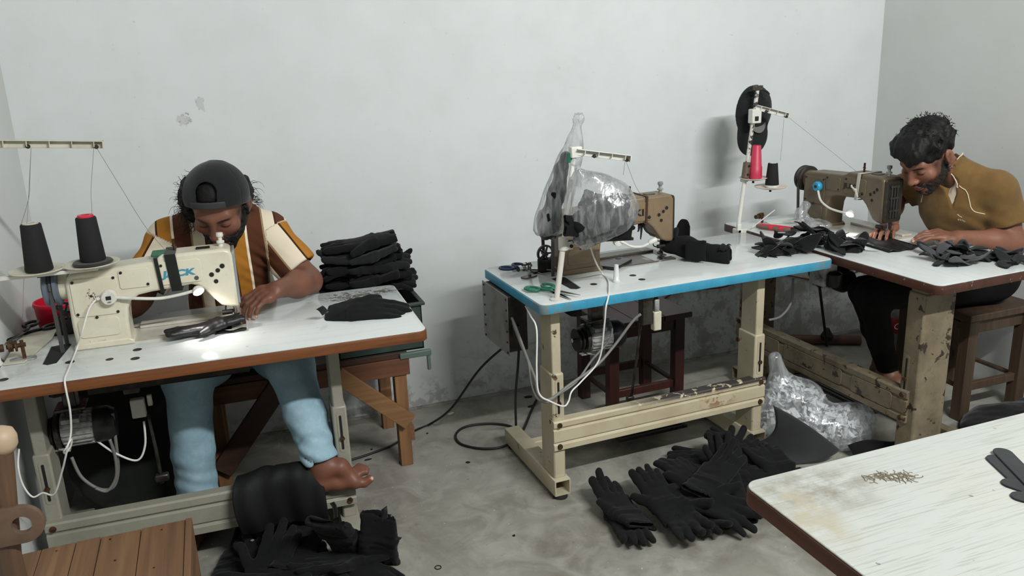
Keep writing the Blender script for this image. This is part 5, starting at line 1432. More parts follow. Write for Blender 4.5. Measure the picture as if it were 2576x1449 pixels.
for nm_, fn_ in (('flap', lambda u, v: (-.105+.05*u, .035+.012*sin(u*3), .060+.085*v*(1-.35*abs(2*u-1)**2))), ('flap', lambda u, v: (-.05+.075*u, -.046-.010*sin(v*3), .006+.078*v)), ('cuff_edge', lambda u, v: (.07+.03*u, -.045+.08*v, .052+.012*sin(v*3.1)))):
    MB().grid(lambda u, v, f=fn_: Vector(f(u, v))+Vector((0, 0, .003*sin(u*9))), 9, 9).build(nm_, M_BLKPC if 'M_BLKPC' in globals() else M_GLOVE, half, solid=.002, angle=180)
tag(half, 'black half-sewn glove with open cuff at the needle of the tan machine', 'glove')

# ------------------------------------------------------------------ cut pieces of cloth and foam
M_FOAM = fabric('dark_grey_foam', C(58, 59, 61), C(70, 71, 73), .95, 300)
M_BLKPC = fabric('black_cut_cloth', C(13, 13, 15), C(20, 20, 22), .92, 500)
def piece_mesh(seed, L, W, kind):
    r = random.Random(seed); nU, nA = 5, 28; vs = [(0, 0, 0)]; fs = []
    b1, b2, b3 = r.uniform(-6, 6), r.uniform(-5, 5), r.uniform(-3, 3)
    for i in range(1, nU+1):
        for j in range(nA):
            a = 2*pi*j/nA
            if kind == 0: rad = (L*.5*(1+.10*cos(2*a)), W*.5*(1-.22*cos(a)))
            elif kind == 1: rad = (L*.5, W*.5*(1+.30*cos(3*a+.5)))
            else: rad = (L*.5, W*.5*(.72+.28*abs(cos(a))))
            x, y = rad[0]*cos(a)*i/nU, rad[1]*sin(a)*i/nU
            vs.append((x, y, b1*x*x*.9+b2*y*y*1.6+b3*x*y*2+.004*sin(x*60+seed)))
    for j in range(nA): fs.append((0, 1+j, 1+(j+1) % nA))
    for i in range(nU-1):
        for j in range(nA):
            a, b = 1+i*nA, 1+(i+1)*nA
            fs.append((a+j, b+j, b+(j+1) % nA, a+(j+1) % nA))
    m = MB().add(vs, fs)
    me = bpy.data.meshes.new('cut_piece'); me.from_pydata(m.v, [], m.f); me.shade_smooth()
    return me
PIECES = [piece_mesh(i, (.12, .10, .085, .11)[i % 4], (.042, .052, .040, .034)[i % 4], i % 3) for i in range(8)]
def piece(label, i, loc, rot, m, group, thick=.0026, sc=1.):
    me = PIECES[i % 8]
    if not len(me.materials): me.materials.append(m)
    o = bpy.data.objects.new('cut_piece', me); COL.objects.link(o)
    if me.materials[0] != m: o.material_slots[0].link = 'OBJECT'; o.material_slots[0].material = m
    d = o.modifiers.new('solid', 'SOLIDIFY'); d.thickness = thick
    o.location = loc; o.rotation_euler = rot; o.scale = (sc, sc, sc)
    return tag(o, label, 'cloth piece', group)
# tangle on the right end of the blue table
rp = random.Random(21)
nmB = 'black cut cloth piece in the tangled pile on the right end of the blue-edged table'
for i in range(26):
    u = rp.random(); v = rp.gauss(0, .33)
    x, y = 1.005+.34*u+.02*v, .165+.13*(1-abs(2*u-1))*v+.04*u
    h = .016+.075*(1-abs(1.7*u-.95)**1.5)*rp.random()
    piece(nmB, i, at(T2, x, y, .75+max(h, .014)), (rp.uniform(-.7, .7), rp.uniform(-.6, .6), rp.random()*6.28), M_BLKPC, 'black cloth pieces on the blue table', .0022, rp.uniform(1.0, 1.55))
def f_tangle(P):
    q = P.astype(np.float32)
    d = ell(q, (0, 0, .014), (.11, .045, .026)); d = smin(d, ell(q, (.04, .01, .030), (.05, .03, .026)), .02)
    return smax(d+.011*vnoise(q, 42, 71)+.005*vnoise(q, 95, 72), -q[:, 2], .002)
o = sdf_build('cloth_bundle', f_tangle, (-.18, -.10, -.004), (.18, .10, .12), .004, M_BLKPC)
o.location = at(T2, 1.115, .165, .7505); o.rotation_euler = (0, 0, .044+.06)
tag(o, 'crumpled black cloth bundle in the middle of the tangled pile on the blue-edged table', 'cloth')
o2 = o.copy(); COL.objects.link(o2); o2.location = Vector((2.215, 2.545, .7585)); o2.rotation_euler = (0, 0, 2.2); o2.scale = (.62, .8, .95)
tag(o2, 'crumpled black cloth bundle on the corner of the brown-edged table by the tangled pile', 'cloth')
nmB2 = 'black cut cloth piece fallen over the corner between the blue and brown edged tables'
for i in range(9):
    piece(nmB2, i+3, (2.22+rp.uniform(-.05, .06), 2.54+rp.uniform(-.09, .08), .775+rp.random()*.05), (rp.uniform(-.8, .8), rp.uniform(-.8, .8), rp.random()*6.28), M_BLKPC, 'black cloth pieces at the table corner', .0022)
tag(MB().bar(at(T2, 1.09, .19, .828), at(T2, 1.12, .185, .826), .004, .0015).build('care_label', M_WHITEP), 'tiny white label lying on the black tangled pile', 'label')
# grey foam pieces on the brown-edged table
nmG = 'dark grey foam piece in the pile at the near corner of the brown-edged table'
for i in range(26):
    a = rp.random()*6.28; r = sqrt(rp.random()); cx, cy = .955+.105*r*cos(a), .315+.105*r*sin(a)
    h = .008+.048*(1-r)*rp.random()+.012*rp.random()
    piece(nmG, i, at(T3, cx, cy, TH+h+.004), (rp.uniform(-.45, .45), rp.uniform(-.45, .45), rp.random()*6.28), M_FOAM if i % 3 else M_GLOVE2, 'foam pieces in the larger pile', .0034)
nmG2 = 'dark grey foam piece in the smaller pile near the right edge of the photo'
for i in range(12):
    a = rp.random()*6.28; r = sqrt(rp.random()); cx, cy = 1.065+.06*r*cos(a), .455+.085*r*sin(a)
    piece(nmG2, i, at(T3, cx, cy, TH+.012+.022*(1-r)*rp.random()), (rp.uniform(-.3, .3), rp.uniform(-.3, .3), rp.random()*6.28), M_GLOVE2, 'foam pieces in the smaller pile', .0034)
# work being sewn at the dark machine
wk = MB().grid(lambda u, v: tuple(at(T3, .53+.25*u, .215+.14*v-.02*u, TH+.008+.006*sin(u*9+v*3)*(1-abs(2*v-1))+.004*sin(v*14))), 22, 12).build('glove_leather', M_LEATHER, solid=.004, angle=180)
tag(wk, 'shiny black leather being sewn under the dark brown machine', 'leather')
# foreground: foam glove shapes on the cutting table
def finger_piece(label, p, a, L, Wd):
    n = 12
    poly = [(0, -Wd), (L-Wd, -Wd)]+[(L-Wd+Wd*sin(q), -Wd*cos(q)) for q in np.linspace(0, pi, n)]+[(0, Wd)]
    o = MB().prism(poly, 0, .0035, axis=2).build('cut_piece', fabric('foam_charcoal', C(40, 43, 44), C(48, 51, 52), .95, 300) if 'foam_charcoal' not in MATS else MATS['foam_charcoal'], bevel=.001)
    o.location = p; o.rotation_euler = (0, 0, a); return tag(o, label, 'cloth piece', 'charcoal foam strips on the cutting table')
c0 = AZ(2600, 1245, .76)
for k, (px, py, qx, qy, z, w_, nm) in enumerate(((2600, 1245, 2494, 1147, .7605, .0175, 'second charcoal foam strip, its round end furthest left on the cutting table'), (2605, 1225, 2512, 1130, .7642, .017, 'topmost charcoal foam strip at the right edge of the cutting table'),
                                                 (2620, 1245, 2519, 1210, .7605, .017, 'short charcoal foam strip sticking out under the two long ones'), (2640, 1270, 2541, 1245, .7605, .017, 'lowest charcoal foam strip on the cutting table'))):
    a_, b_ = AZ(px, py, z), AZ(qx, qy, z); d_ = b_-a_
    finger_piece(nm, a_, atan2(d_.y, d_.x), d_.length, w_)

# ------------------------------------------------------------------ loose threads on table tops (nobody could count them)
def fluff(name, label, pts, n, L, r, m, seed):
    q = random.Random(seed); mb = MB()
    for _ in range(n):
        c = q.choice(pts); p = Vector(c[:3])+Vector((q.gauss(0, c[3]), q.gauss(0, c[4]), 0)); a = q.random()*6.28; P_ = []
        for j in range(6):
            P_.append(p.copy()); a += q.uniform(-1.1, 1.1); p = p+Vector((cos(a), sin(a), 0))*L*q.uniform(.5, 1.2)
        mb.tube(P_, r, 4)
    return tag(mb.build(name, m, angle=180, fix=False), label, 'thread', kind='stuff')
M_FLUFF = plain('grey_brown_thread', C(120, 106, 84), .9)
M_FLUFFD = plain('dark_thread', C(84, 78, 68), .9)
a_ = at(T1, 1.0, .46, TH+.001); b_ = at(T1, 1.11, .47, TH+.001)
fluff('thread_scraps', 'loose thread scraps at the back right corner of the plywood-edged table', [(*a_, .025, .018), (*b_, .03, .015)], 60, .007, .0006, M_FLUFFD, 3)
c_ = AZ(2215, 1198, .761); d_ = AZ(2265, 1200, .761)
fluff('thread_scraps', 'tuft of tan thread scraps on the foreground cutting table', [(*c_, .014, .005), (*d_, .012, .007)], 70, .005, .0005, M_FLUFF, 4)

# ------------------------------------------------------------------ black bundle draped over the beam, under the foot
t = MT('black_sateen', C(13, 13, 15), .7, 0, .3); t.bump(t.noise(60, 4), .3, .002); M_SATEEN = t.done()
prof = spline([(2.585, .17), (2.578, .235), (2.56, .283), (2.525, .293), (2.495, .272), (2.482, .225), (2.480, .17), (2.492, .12)], 6)
def drapef(u, v):
    k = min(int(v*(len(prof)-1)), len(prof)-2); p = prof[k].lerp(prof[k+1], v*(len(prof)-1)-k)
    x = -.075+.265*u+.012*sin(v*7)*(1-u)+.02*(v-.6)*(u-.5)
    f = .008*sin(u*10.5+1.6*sin(v*3+u*2))+.0045*sin(u*23+3*sin(v*2.3)+1)+.004*sin(u*6+v*9)
    end = .03*max(0, u-.75)/.25
    return (x, p.x-f*(.4+.6*v)*(1 if v > .4 else .5), p.y+abs(f)*.5*(1-v)-end*v*.6+.02*sin(u*3.1)*max(0, .7-abs(v-.4)))
tag(MB().grid(drapef, 70, 40).build('cloth_bundle', M_SATEEN, solid=.008, angle=180), 'black cloth draped in folds over the grey beam under the bare foot', 'cloth')
# ------------------------------------------------------------------ foam sheet curled against the table leg and more black sheets
A_, B_, C_, D_ = AY(1945, 1020, 2.40), AZ(2114, 1132, .055), AZ(2000, 1168, .004), AZ(1884, 1118, .02)
def sheetf(u, v):
    p = D_.lerp(C_, u).lerp(A_.lerp(B_, u), v); return p+Vector((.035, -.03, -.02))*sin(pi*v)*(.4+.6*(1-u))+Vector((0, 0, .012*sin(pi*u)*v))
tag(MB().grid(sheetf, 18, 18).build('foam_sheet', fabric('charcoal_foam_sheet', C(50, 51, 52), C(58, 59, 60), .95, 250), solid=.003, angle=180), 'large charcoal foam sheet curling up off the floor behind the cutting table', 'sheet')
A_, B_, C_, D_ = AZ(2132, 1120, .05), AZ(2290, 1098, .07), AZ(2300, 1150, .01), AZ(2150, 1150, .01)
tag(MB().grid(lambda u, v: D_.lerp(C_, u).lerp(A_.lerp(B_, u), v)+Vector((0, 0, .012*sin(u*6))), 14, 8).build('foam_sheet', M_BLKPC, solid=.003, angle=180), 'narrow black sheet on the floor behind the cutting table beside the grimy stand', 'sheet')
def f_heap(P):
    q = P.astype(np.float32); d = ell(q, (2.95, 2.30, .015), (.26, .14, .055))
    return smax(d+.012*vnoise(q, 22, 91)+.006*vnoise(q, 50, 92), -q[:, 2]+.001, .002)
tag(sdf_build('cloth_heap', f_heap, (2.62, 2.10, -.004), (3.168, 2.50, .12), .007, M_BLKPC), 'black cloth heaped on the floor by the seated man\'s stool', 'cloth')
# ------------------------------------------------------------------ stools, bench, crate
M_REDW = wood('dark_red_wood', C(74, 36, 30), C(48, 24, 22), 2, .45, 10, C(28, 16, 14), False)
M_PLY = wood('raw_plank_wood', C(156, 114, 74), C(122, 84, 52), 2, .65, 9, C(64, 42, 28))
M_PLYX = wood('raw_plank_wood_across', C(140, 100, 64), C(104, 70, 44), 0, .65, 9, C(58, 38, 26))
M_PLYD = wood('dark_plank_wood', C(74, 44, 28), C(52, 32, 22), 0, .65, 9, C(30, 20, 14))
M_OLDW = wood('old_stool_wood', C(92, 72, 54), C(64, 48, 36), 2, .6, 9, C(34, 26, 20))
M_CRATEW = wood('reddish_board', C(142, 108, 78), C(112, 82, 58), 1, .6, 7, C(60, 40, 28))
def four_leg_stool(label, x0, y0, x1, y1, h, m, lw=.042, seat_t=.022, over=.015, rails=(.10, .26), rot=0., split=False):
    cx, cy = (x0+x1)/2, (y0+y1)/2
    T = thing('stool', label, 'stool', (cx, cy, 0), rot)
    hx, hy = (x1-x0)/2, (y1-y0)/2
    if split:
        n = 3
        for i in range(n):
            a = -hx-over+(2*hx+2*over)*i/n; b = -hx-over+(2*hx+2*over)*(i+1)/n
            MB().box((a+.001, -hy-over, h-seat_t), (b-.001, hy+over, h)).build('seat_plank', m, T, .003)
    else: MB().box((-hx-over, -hy-over, h-seat_t), (hx+over, hy+over, h)).build('seat', m, T, .004)
    for sx in (-1, 1):
        for sy in (-1, 1):
            a, b = sx*hx, sy*hy
            MB().box((min(a, a-sx*lw), min(b, b-sy*lw), 0), (max(a, a-sx*lw), max(b, b-sy*lw), h-seat_t)).build('leg', m, T, .003)
    for z, w in ((h-seat_t-.032, .05),)+tuple((r, .034) for r in rails):
        for s in (-1, 1):
            MB().box((-hx+lw, s*hy-s*lw*.5-.010, z-w/2), (hx-lw, s*hy-s*lw*.5+.010, z+w/2)).build('rail', m, T, .002)
            MB().box((s*hx-s*lw*.5-.010, -hy+lw, z-w/2+.01), (s*hx-s*lw*.5+.010, hy-lw, z+w/2-.01)).build('rail', m, T, .002)
    return T
four_leg_stool('dark red wooden stool standing under the blue-edged table', 1.435, 2.985, 1.80, 3.30, .445, M_REDW, .045, .024, .022, (.115,), .04, True)
four_leg_stool('old brown wooden stool under the man in olive', 2.745, 2.40, 3.10, 2.765, .462, M_OLDW, .05, .03, .006, (.14,), .02)

B = thing('work_bench', 'low raw-timber bench with diagonal braces behind the plywood-edged table', 'bench', (0, 0, 0))
zt = .47
for i in range(3): MB().box((-.15, 2.955+i*.137, zt-.022), (.585, 2.955+i*.137+.134, zt)).build('seat_plank', M_PLYD, B, .002)
for x, nm in ((-.14, 0), (.53, 1)):
    for y in (2.955, 3.315): MB().box((x, y, 0), (x+.047, y+.047, zt-.022)).build('leg', M_PLY, B, .002)
for y in (2.948, 3.35): MB().box((-.15, y, zt-.09), (.59, y+.016, zt-.022)).build('apron', M_PLYX if y > 3 else wood('brown_apron_board', C(112, 70, 46), C(84, 50, 34), 0, .6, 9, C(46, 30, 22)), B, .002)
for x in (-.15, .575): MB().box((x, 2.965, zt-.085), (x+.015, 3.35, zt-.022)).build('apron', M_PLYX, B, .002)
MB().bar((.30, 2.942, .435), (.583, 2.942, .185), .018, .072, (0, 1, 0)).build('brace', M_PLYX, B, .002) if False else None
def slat(a, b, w, t, m, nm, par):
    d = (Vector(b)-Vector(a)).normalized(); n = Vector((0, -1, 0)); s = d.cross(n).normalized()
    a = Vector(a); b = Vector(b)
    vs = [p+s*w*k+n*t*j for p in (a, b) for k in (-.5, .5) for j in (0, 1)]
    return MB().add(vs, [(0, 1, 3, 2), (4, 6, 7, 5), (0, 4, 5, 1), (2, 3, 7, 6), (0, 2, 6, 4), (1, 5, 7, 3)]).build(nm, m, par, .002)
slat((.315, 2.948, .43), (.572, 2.948, .19), .062, .02, wood('pale_brace_wood', C(158, 118, 76), C(126, 88, 54), 0, .6, 8, C(74, 50, 32)), 'brace', B)
slat((.115, 2.948, .43), (-.125, 2.948, .13), .075, .02, M_PLYD, 'brace', B)
MB().box((.577, 2.96, .10), (.592, 3.0, .16)).build('wood_block', M_PLYX, B, .001)

M_CRATE = plain('dark_green_crate', C(44, 58, 52), .55, var=(C(58, 70, 64), 12, .5, .75))
K = thing('crate', 'dark green crate holding the heap of black gloves on the bench end', 'crate', (.49, 3.13, zt))
cx0, cx1, cy0, cy1, ch = -.155, .165, -.165, .18, .185
for a, b in (((cx0, cy0, 0), (cx1, cy0+.006, ch)), ((cx0, cy1-.006, 0), (cx1, cy1, ch)), ((cx0, cy0, 0), (cx0+.006, cy1, ch)), ((cx1-.006, cy0, 0), (cx1, cy1, ch))): MB().box(a, b).build('side', M_CRATE, K, .002)
MB().box((cx0, cy0, 0), (cx1, cy1, .006)).build('bottom', M_CRATE, K)
mb = MB()
for a, b in (((cx0-.012, cy0-.012, ch-.012), (cx1+.012, cy0+.006, ch)), ((cx0-.012, cy1-.006, ch-.012), (cx1+.012, cy1+.012, ch)), ((cx0-.012, cy0, ch-.012), (cx0+.004, cy1, ch)), ((cx1-.004, cy0, ch-.012), (cx1+.012, cy1, ch))): mb.box(a, b)
mb.build('rim', M_CRATE, K, .003)
for y in (-.12, -.04, .04, .12): MB().box((cx1, y-.006, .01), (cx1+.006, y+.006, ch-.012)).build('rib', M_CRATE, K, .001)
MB().box((cx1-.10, cy0-.022, -.026), (cx1+.022, cy0-.004, -.002)).box((cx1+.004, cy0-.02, -.085), (cx1+.018, cy0-.008, -.01)).build('corner_bracket', plain('green_bracket', C(86, 104, 94), .5), K, .004)

# wooden stool with plank top at the lower left, and the worn post with a pierced lug in front of it
ST = thing('stool', 'rough wooden stool with plank top at the lower left corner', 'stool', (-.37, 1.93, 0))
xs = [(-.20, -.1572), (-.1558, -.0802), (-.0788, -.0242), (-.0228, .0695), (.0709, .175)]
for i, (a, b) in enumerate(xs):
    j = rp.uniform(-.004, .004)
    MB().prism([(a, -.17), (b, -.17), (b+j*.1, .175+i*.001), (a+j*.1, .172+i*.0015)], .396+(.001*(i % 2)), .420+(.0012*(i % 3)), axis=2).build('seat_plank', M_CRATEW, ST, .002)
MB().box((.176, -.17, .05), (.192, .178, .424)).build('side_board', M_CRATEW, ST, .002)
for y in (.15, -.165): MB().box((-.20, y, .33), (.176, y+.018, .395)).build('apron', M_CRATEW, ST, .002)
for x in (-.19, .13):
    for y in (-.16, .125): MB().box((x, y, 0), (x+.04, y+.04, .395)).build('leg', M_CRATEW, ST, .002)
for x, y in ((-.12, .15), (-.07, .14), (.0, .155), (.12, .15), (.11, -.02), (.02, .05)):
    MB().cyl((x, y, .4205), (x, y, .4222), .0026, n=8).build('nail', M_RUST, ST)
M_POST = wood('worn_brown_post', C(112, 84, 62), C(82, 60, 44), 2, .55, 8, C(48, 34, 26))
pp = AY(14, 1400, 1.80); pp.z = 0
PO = thing('wooden_post', 'worn brown post with a pierced round-ended lug at the left edge', 'post', (-.535, 1.80, 0))
q0 = AY(22, 1400, 1.80); q1 = AY(0, 1120, 1.80)
MB().tube([(q0.x+.535+.012, 0, 0), (q0.x+.535+.006, 0, .3), (q0.x+.535, 0, q0.z), (q1.x+.535, 0, q1.z)], [.026, .025, .024, .023], 20).build('post', M_POST, PO, angle=60)
kn_ = AY(2, 1100, 1.80)-PO.location
MB().lathe([(.004, -.035), (.020, -.032), (.028, -.018), (.029, .0), (.024, .014), (.010, .022), (.001, .023)], Matrix.Translation(kn_), 28).build('knob', plain('pale_turned_wood', C(186, 162, 134), .5), PO, angle=60)
lc = AY(56, 1318, 1.772)-PO.location; r_ = .042
poly = [(lc.x-.14, -r_)]+[(lc.x+r_*sin(a), -r_*cos(a)) for a in np.linspace(0, pi, 20)]+[(lc.x-.14, r_)]
lug = MB().prism([(x, lc.z+z) for x, z in poly], lc.y-.006, lc.y+.008, axis=1).build('lug', plain('brown_lug', C(104, 82, 66), .5, var=(C(84, 66, 52), 20, .45, .7)), PO, .003)
cut(lug, MB().cyl((lc.x, lc.y-.05, lc.z), (lc.x, lc.y+.05, lc.z), .019, n=28))

# ------------------------------------------------------------------ scissors
def scissors(label, loc, ang, m, opening=.16, s=1., blade=M_CHROME):
    T = thing('scissors', label, 'scissors', loc, ang)
    for sg in (-1, 1):
        R = Matrix.Rotation(sg*opening, 4, 'Z')
        z = .006+.003*sg
        mb = MB().prism([(-.006, -.006), (.02, -.011*sg), (.105, -.001*sg), (.108, .0), (.03, .009*sg), (-.006, .008)], z-.0013, z+.0013, R, axis=2)
        mb.build('blade', blade, T, .0006)
        h = MB()
        loop = [R @ Vector((-.075+.028*cos(q), sg*-.022+.019*sin(q), z)) for q in np.linspace(0, 2*pi, 22)[:-1]]
        h.tube(loop, .0052, 8, True); h.tube([R @ Vector((-.05, sg*-.014, z)), R @ Vector((-.025, sg*-.005, z)), R @ Vector((.0, 0, z))], [.0058, .0056, .0042], 8)
        h.build('handle', m, T, angle=180)
    MB().cyl((0, 0, .002), (0, 0, .013), .0045, n=14).build('pivot', M_DARK, T)
    return T
p, q = at(T2, .10, .50, .75), at(T2, .19, .33, .75)
scissors('scissors with dark blue handles at the far left corner of the blue-edged table', at(T2, .135, .43, .7508), -1.02+.044, plain('navy_plastic', C(30, 44, 84), .4), .22, .95)
scissors('scissors with green handles at the near left corner of the blue-edged table', at(T2, .098, .112, .7508), -1.25+.044, plain('green_handle_plastic', C(22, 108, 82), .4), .20, 1.)
scissors('old scissors with black handles at the back left of the plywood-edged table', at(T1, .012, .478, .7625), -2.10, M_BLACKP, .20, 1.1, M_IRON)

# phone, tube, pliers, plastic
PH = thing('phone', 'black phone lying beside the tan machine pillar', 'phone', at(T2, .455, .325, .7555), .044+.62)
MB().prism(roundrect(-.072, -.035, .072, .035, .009), 0, .0075, axis=2).build('phone_body', M_BLACKP, PH, .002)
MB().prism(roundrect(-.069, -.032, .069, .032, .007), .0074, .0082, axis=2).build('screen', plain('phone_glass', C(16, 17, 20), .08), PH)
MB().prism(roundrect(.045, .008, .066, .029, .005), .0076, .0095, axis=2).build('camera_bump', M_BLACKP, PH, .001)
tag(MB().lathe([(.0135, 0), (.0135, .006), (.011, .008), (.0075, .062), (.0055, .063)], Matrix.Translation(at(T2, .348, .13, .7503)), 24).build('plastic_cone', plain('clear_white_plastic', C(206, 210, 210), .25), angle=50), 'small upright white plastic cone on the blue-edged table', 'cone')
PL = thing('pliers', 'pliers with red and brown grips lying behind the tangled black cloth', 'pliers', at(T3, .20, .075, TH), T3.rotation_euler.z+.50)
for sg in (-1, 1):
    MB().tube(spline([(-.03, sg*.007, .012), (.0, sg*.014, .012), (.06, sg*.017, .012), (.12, sg*.012, .012)], 5), [.008]*15+[.006], 10).build('grip', M_REDP if sg > 0 else plain('brown_rubber', C(112, 84, 76), .6), PL)
for x in (.03, .075): MB().tube([(x, -.0165, .012), (x+.016, -.0168, .012)], .0088, 12).build('red_band', M_REDP, PL)
MB().cyl((.12, 0, .012), (.165, 0, .012), .010, .005).build('jaw', M_IRON, PL)
MB().tube([at(T3, .19, .02, TH+.012), at(T3, .11, .20, TH+.055)], .0025, 8).build('white_stick', M_WHITEP)
o = bpy.data.objects['white_stick']; tag(o, 'thin white cord end slanting up beside the pliers to the dark machine', 'cord')

# ------------------------------------------------------------------ clear plastic
def film(name, tr=.62, white=.16, col=(.86, .88, .9, 1), bump=26):
    m = bpy.data.materials.new(name); m.use_nodes = True; nt = m.node_tree; nt.nodes.clear(); L = nt.links.new
    out = nt.nodes.new('ShaderNodeOutputMaterial'); trn = nt.nodes.new('ShaderNodeBsdfTransparent'); gl = nt.nodes.new('ShaderNodeBsdfGlossy'); df = nt.nodes.new('ShaderNodeBsdfDiffuse'); tl = nt.nodes.new('ShaderNodeBsdfTranslucent')
    trn.inputs[0].default_value = (.97, .975, .98, 1); gl.inputs['Roughness'].default_value = .14; df.inputs[0].default_value = col; tl.inputs[0].default_value = col
    tc = nt.nodes.new('ShaderNodeTexCoord'); mp = nt.nodes.new('ShaderNodeMapping'); mp.inputs['Scale'].default_value = (2.2, 2.2, .4); L(tc.outputs['Object'], mp.inputs[0])
    nz = nt.nodes.new('ShaderNodeTexNoise'); nz.inputs['Scale'].default_value = bump; nz.inputs['Detail'].default_value = 5; nz.inputs['Distortion'].default_value = .8; L(mp.outputs[0], nz.inputs[0])
    bp = nt.nodes.new('ShaderNodeBump'); bp.inputs['Strength'].default_value = .65; bp.inputs['Distance'].default_value = .006; L(nz.outputs[0], bp.inputs['Height'])
    for x in (gl, df, tl): L(bp.outputs[0], x.inputs['Normal'])
    a = nt.nodes.new('ShaderNodeMixShader'); a.inputs[0].default_value = .5; L(df.outputs[0], a.inputs[1]); L(tl.outputs[0], a.inputs[2])
    mr = nt.nodes.new('ShaderNodeMapRange'); mr.inputs[1].default_value = .42; mr.inputs[2].default_value = .75; mr.inputs[3].default_value = white*.55; mr.inputs[4].default_value = white*1.9; L(nz.outputs[0], mr.inputs[0])
    b = nt.nodes.new('ShaderNodeMixShader'); L(mr.outputs[0], b.inputs[0]); L(trn.outputs[0], b.inputs[1]); L(a.outputs[0], b.inputs[2])
    fr = nt.nodes.new('ShaderNodeFresnel'); fr.inputs[0].default_value = 1.5; L(bp.outputs[0], fr.inputs['Normal'])
    f2 = nt.nodes.new('ShaderNodeMath'); f2.operation = 'MULTIPLY_ADD'; f2.inputs[1].default_value = .4; f2.inputs[2].default_value = .05; L(fr.outputs[0], f2.inputs[0])
    c = nt.nodes.new('ShaderNodeMixShader'); L(f2.outputs[0], c.inputs[0]); L(b.outputs[0], c.inputs[1]); L(gl.outputs[0], c.inputs[2])
    L(c.outputs[0], out.inputs[0]); return m
M_FILM = film('clear_plastic_film', white=.30); M_FILMW = film('milky_plastic_film', white=.36, bump=16)
def bag_mesh(rings, n=72, folds=9, amp=.06, seed=0, tip=True):
    """plastic bag from stacked rings (centre, half width along u, half depth along v, axis u)"""
    r = random.Random(seed); ph = [r.random()*6.28 for _ in range(6)]; vs = []; fs = []
    for k, (c, a, b, ux) in enumerate(rings):
        u = Vector(ux).normalized(); v = Vector((0, 0, 1)).cross(u); v = v.normalized() if v.length > .1 else Vector((0, 1, 0))
        f = amp*(1.6-1.2*min(1, a/.08))
        for j in range(n):
            q = 2*pi*j/n
            m = 1+f*(sin(folds*q+ph[0])+.6*sin((folds*2+1)*q+ph[1]+k*.35)+.4*sin(3*q+ph[2]+k*.6))
            vs.append(Vector(c)+u*a*m*cos(q)+v*b*m*sin(q)+Vector((0, 0, .004*sin(5*q+k*.9+ph[3]))))
    for k in range(len(rings)-1):
        for j in range(n): fs.append((k*n+j, k*n+(j+1) % n, (k+1)*n+(j+1) % n, (k+1)*n+j))
    fs.append(tuple(range(n))[::-1]); fs.append(tuple(range((len(rings)-1)*n, len(rings)*n)))
    return MB().add(vs, fs)
def interp(rows, n=26):
    """smooth rings through a few key rows (px, py, y, half width m, half depth m)"""
    C_ = spline([AY(a, b, y) for a, b, y, _, _ in rows], 5); W_ = spline([(w_, d_, 0) for _, _, _, w_, d_ in rows], 5)
    return [(c, max(w_.x, .002), max(w_.y, .002), RT-Vector((0, 0, RT.z))) for c, w_ in zip(C_, W_)]
BG = thing('plastic_bag', 'bulging clear plastic bag of black gloves hung on the middle thread stand', 'plastic bag', AY(1485, 625, 2.44))
put = lambda o: loc_(o, BG)
rows = [(1452, 424, 2.44, .004, .004), (1462, 432, 2.44, .022, .014), (1486, 446, 2.44, .066, .036), (1503, 474, 2.44, .100, .056), (1512, 515, 2.43, .121, .070), (1508, 556, 2.43, .116, .070), (1498, 588, 2.43, .088, .05), (1478, 610, 2.435, .040, .026), (1470, 626, 2.435, .008, .006)]
put(bag_mesh(interp(rows), folds=8, amp=.028, seed=2).build('film', M_FILM, angle=180))
put(MB().lathe([(.002, 0), (.012, .006), (.006, .016), (.015, .03), (.003, .04)], Matrix.Translation(AY(1455, 428, 2.437)) @ Matrix.Rotation(-.5, 4, 'Y'), 16).build('knot', M_FILMW))
cb_ = AY(1508, 562, 2.43)
gpos = [((-.045, .0, -.005), (80, 10, 10), 0), ((.02, -.006, -.012), (100, -12, 170), 3), ((.05, .006, .0), (75, 30, 20), 4), ((.0, .014, -.03), (90, 4, 185), 2), ((.03, .01, .045), (95, 25, 8), 5)]
for i, (dp, ro, v) in enumerate(gpos):
    glove('black glove packed inside the bulging clear plastic bag', v, cb_+Vector(dp), tuple(D(a) for a in ro), M_GLOVE, .66, 'gloves in the bulging plastic bag')
def f_wad(P):
    q = P.astype(np.float32); c = np.array(AY(1508, 552, 2.43), np.float32)
    d = ell(q, c, (.100, .052, .048)); d = smin(d, ell(q, c+np.array((.040, 0, .045), np.float32), (.055, .04, .032)), .03)
    return d+.010*vnoise(q, 38, 101)+.005*vnoise(q, 90, 102)
tag(sdf_build('cloth_bundle', f_wad, np.array(AY(1508, 552, 2.43))-.14, np.array(AY(1508, 552, 2.43))+.14, .0045, M_GLOVE), 'wad of black cloth filling the bulging clear plastic bag', 'cloth')
BG2 = thing('plastic_bag', 'tall narrow clear plastic bag behind the bulging one, reaching above the stand arm', 'plastic bag', AY(1375, 585, 2.60))
rows = [(1456, 286, 2.54, .012, .010), (1455, 300, 2.54, .019, .012), (1452, 316, 2.55, .014, .010), (1446, 350, 2.56, .026, .016), (1436, 390, 2.58, .040, .022), (1420, 440, 2.59, .048, .026), (1402, 500, 2.60, .055, .03), (1388, 550, 2.60, .060, .032), (1381, 582, 2.60, .052, .028), (1376, 592, 2.60, .02, .01)]
loc_(bag_mesh(interp(rows), folds=6, amp=.05, seed=5).build('film', M_FILM, angle=180), BG2)
def f_wad2(P):
    q = P.astype(np.float32)
    pts = [AY(1424, 390, 2.60), AY(1412, 430, 2.60), AY(1400, 490, 2.605), AY(1388, 545, 2.605), AY(1382, 574, 2.605)]
    d = chain(q, [tuple(p) for p in pts], [.012, .021, .027, .031, .034], .02)
    return d+.005*vnoise(q, 36, 111)+.004*vnoise(q, 80, 112)
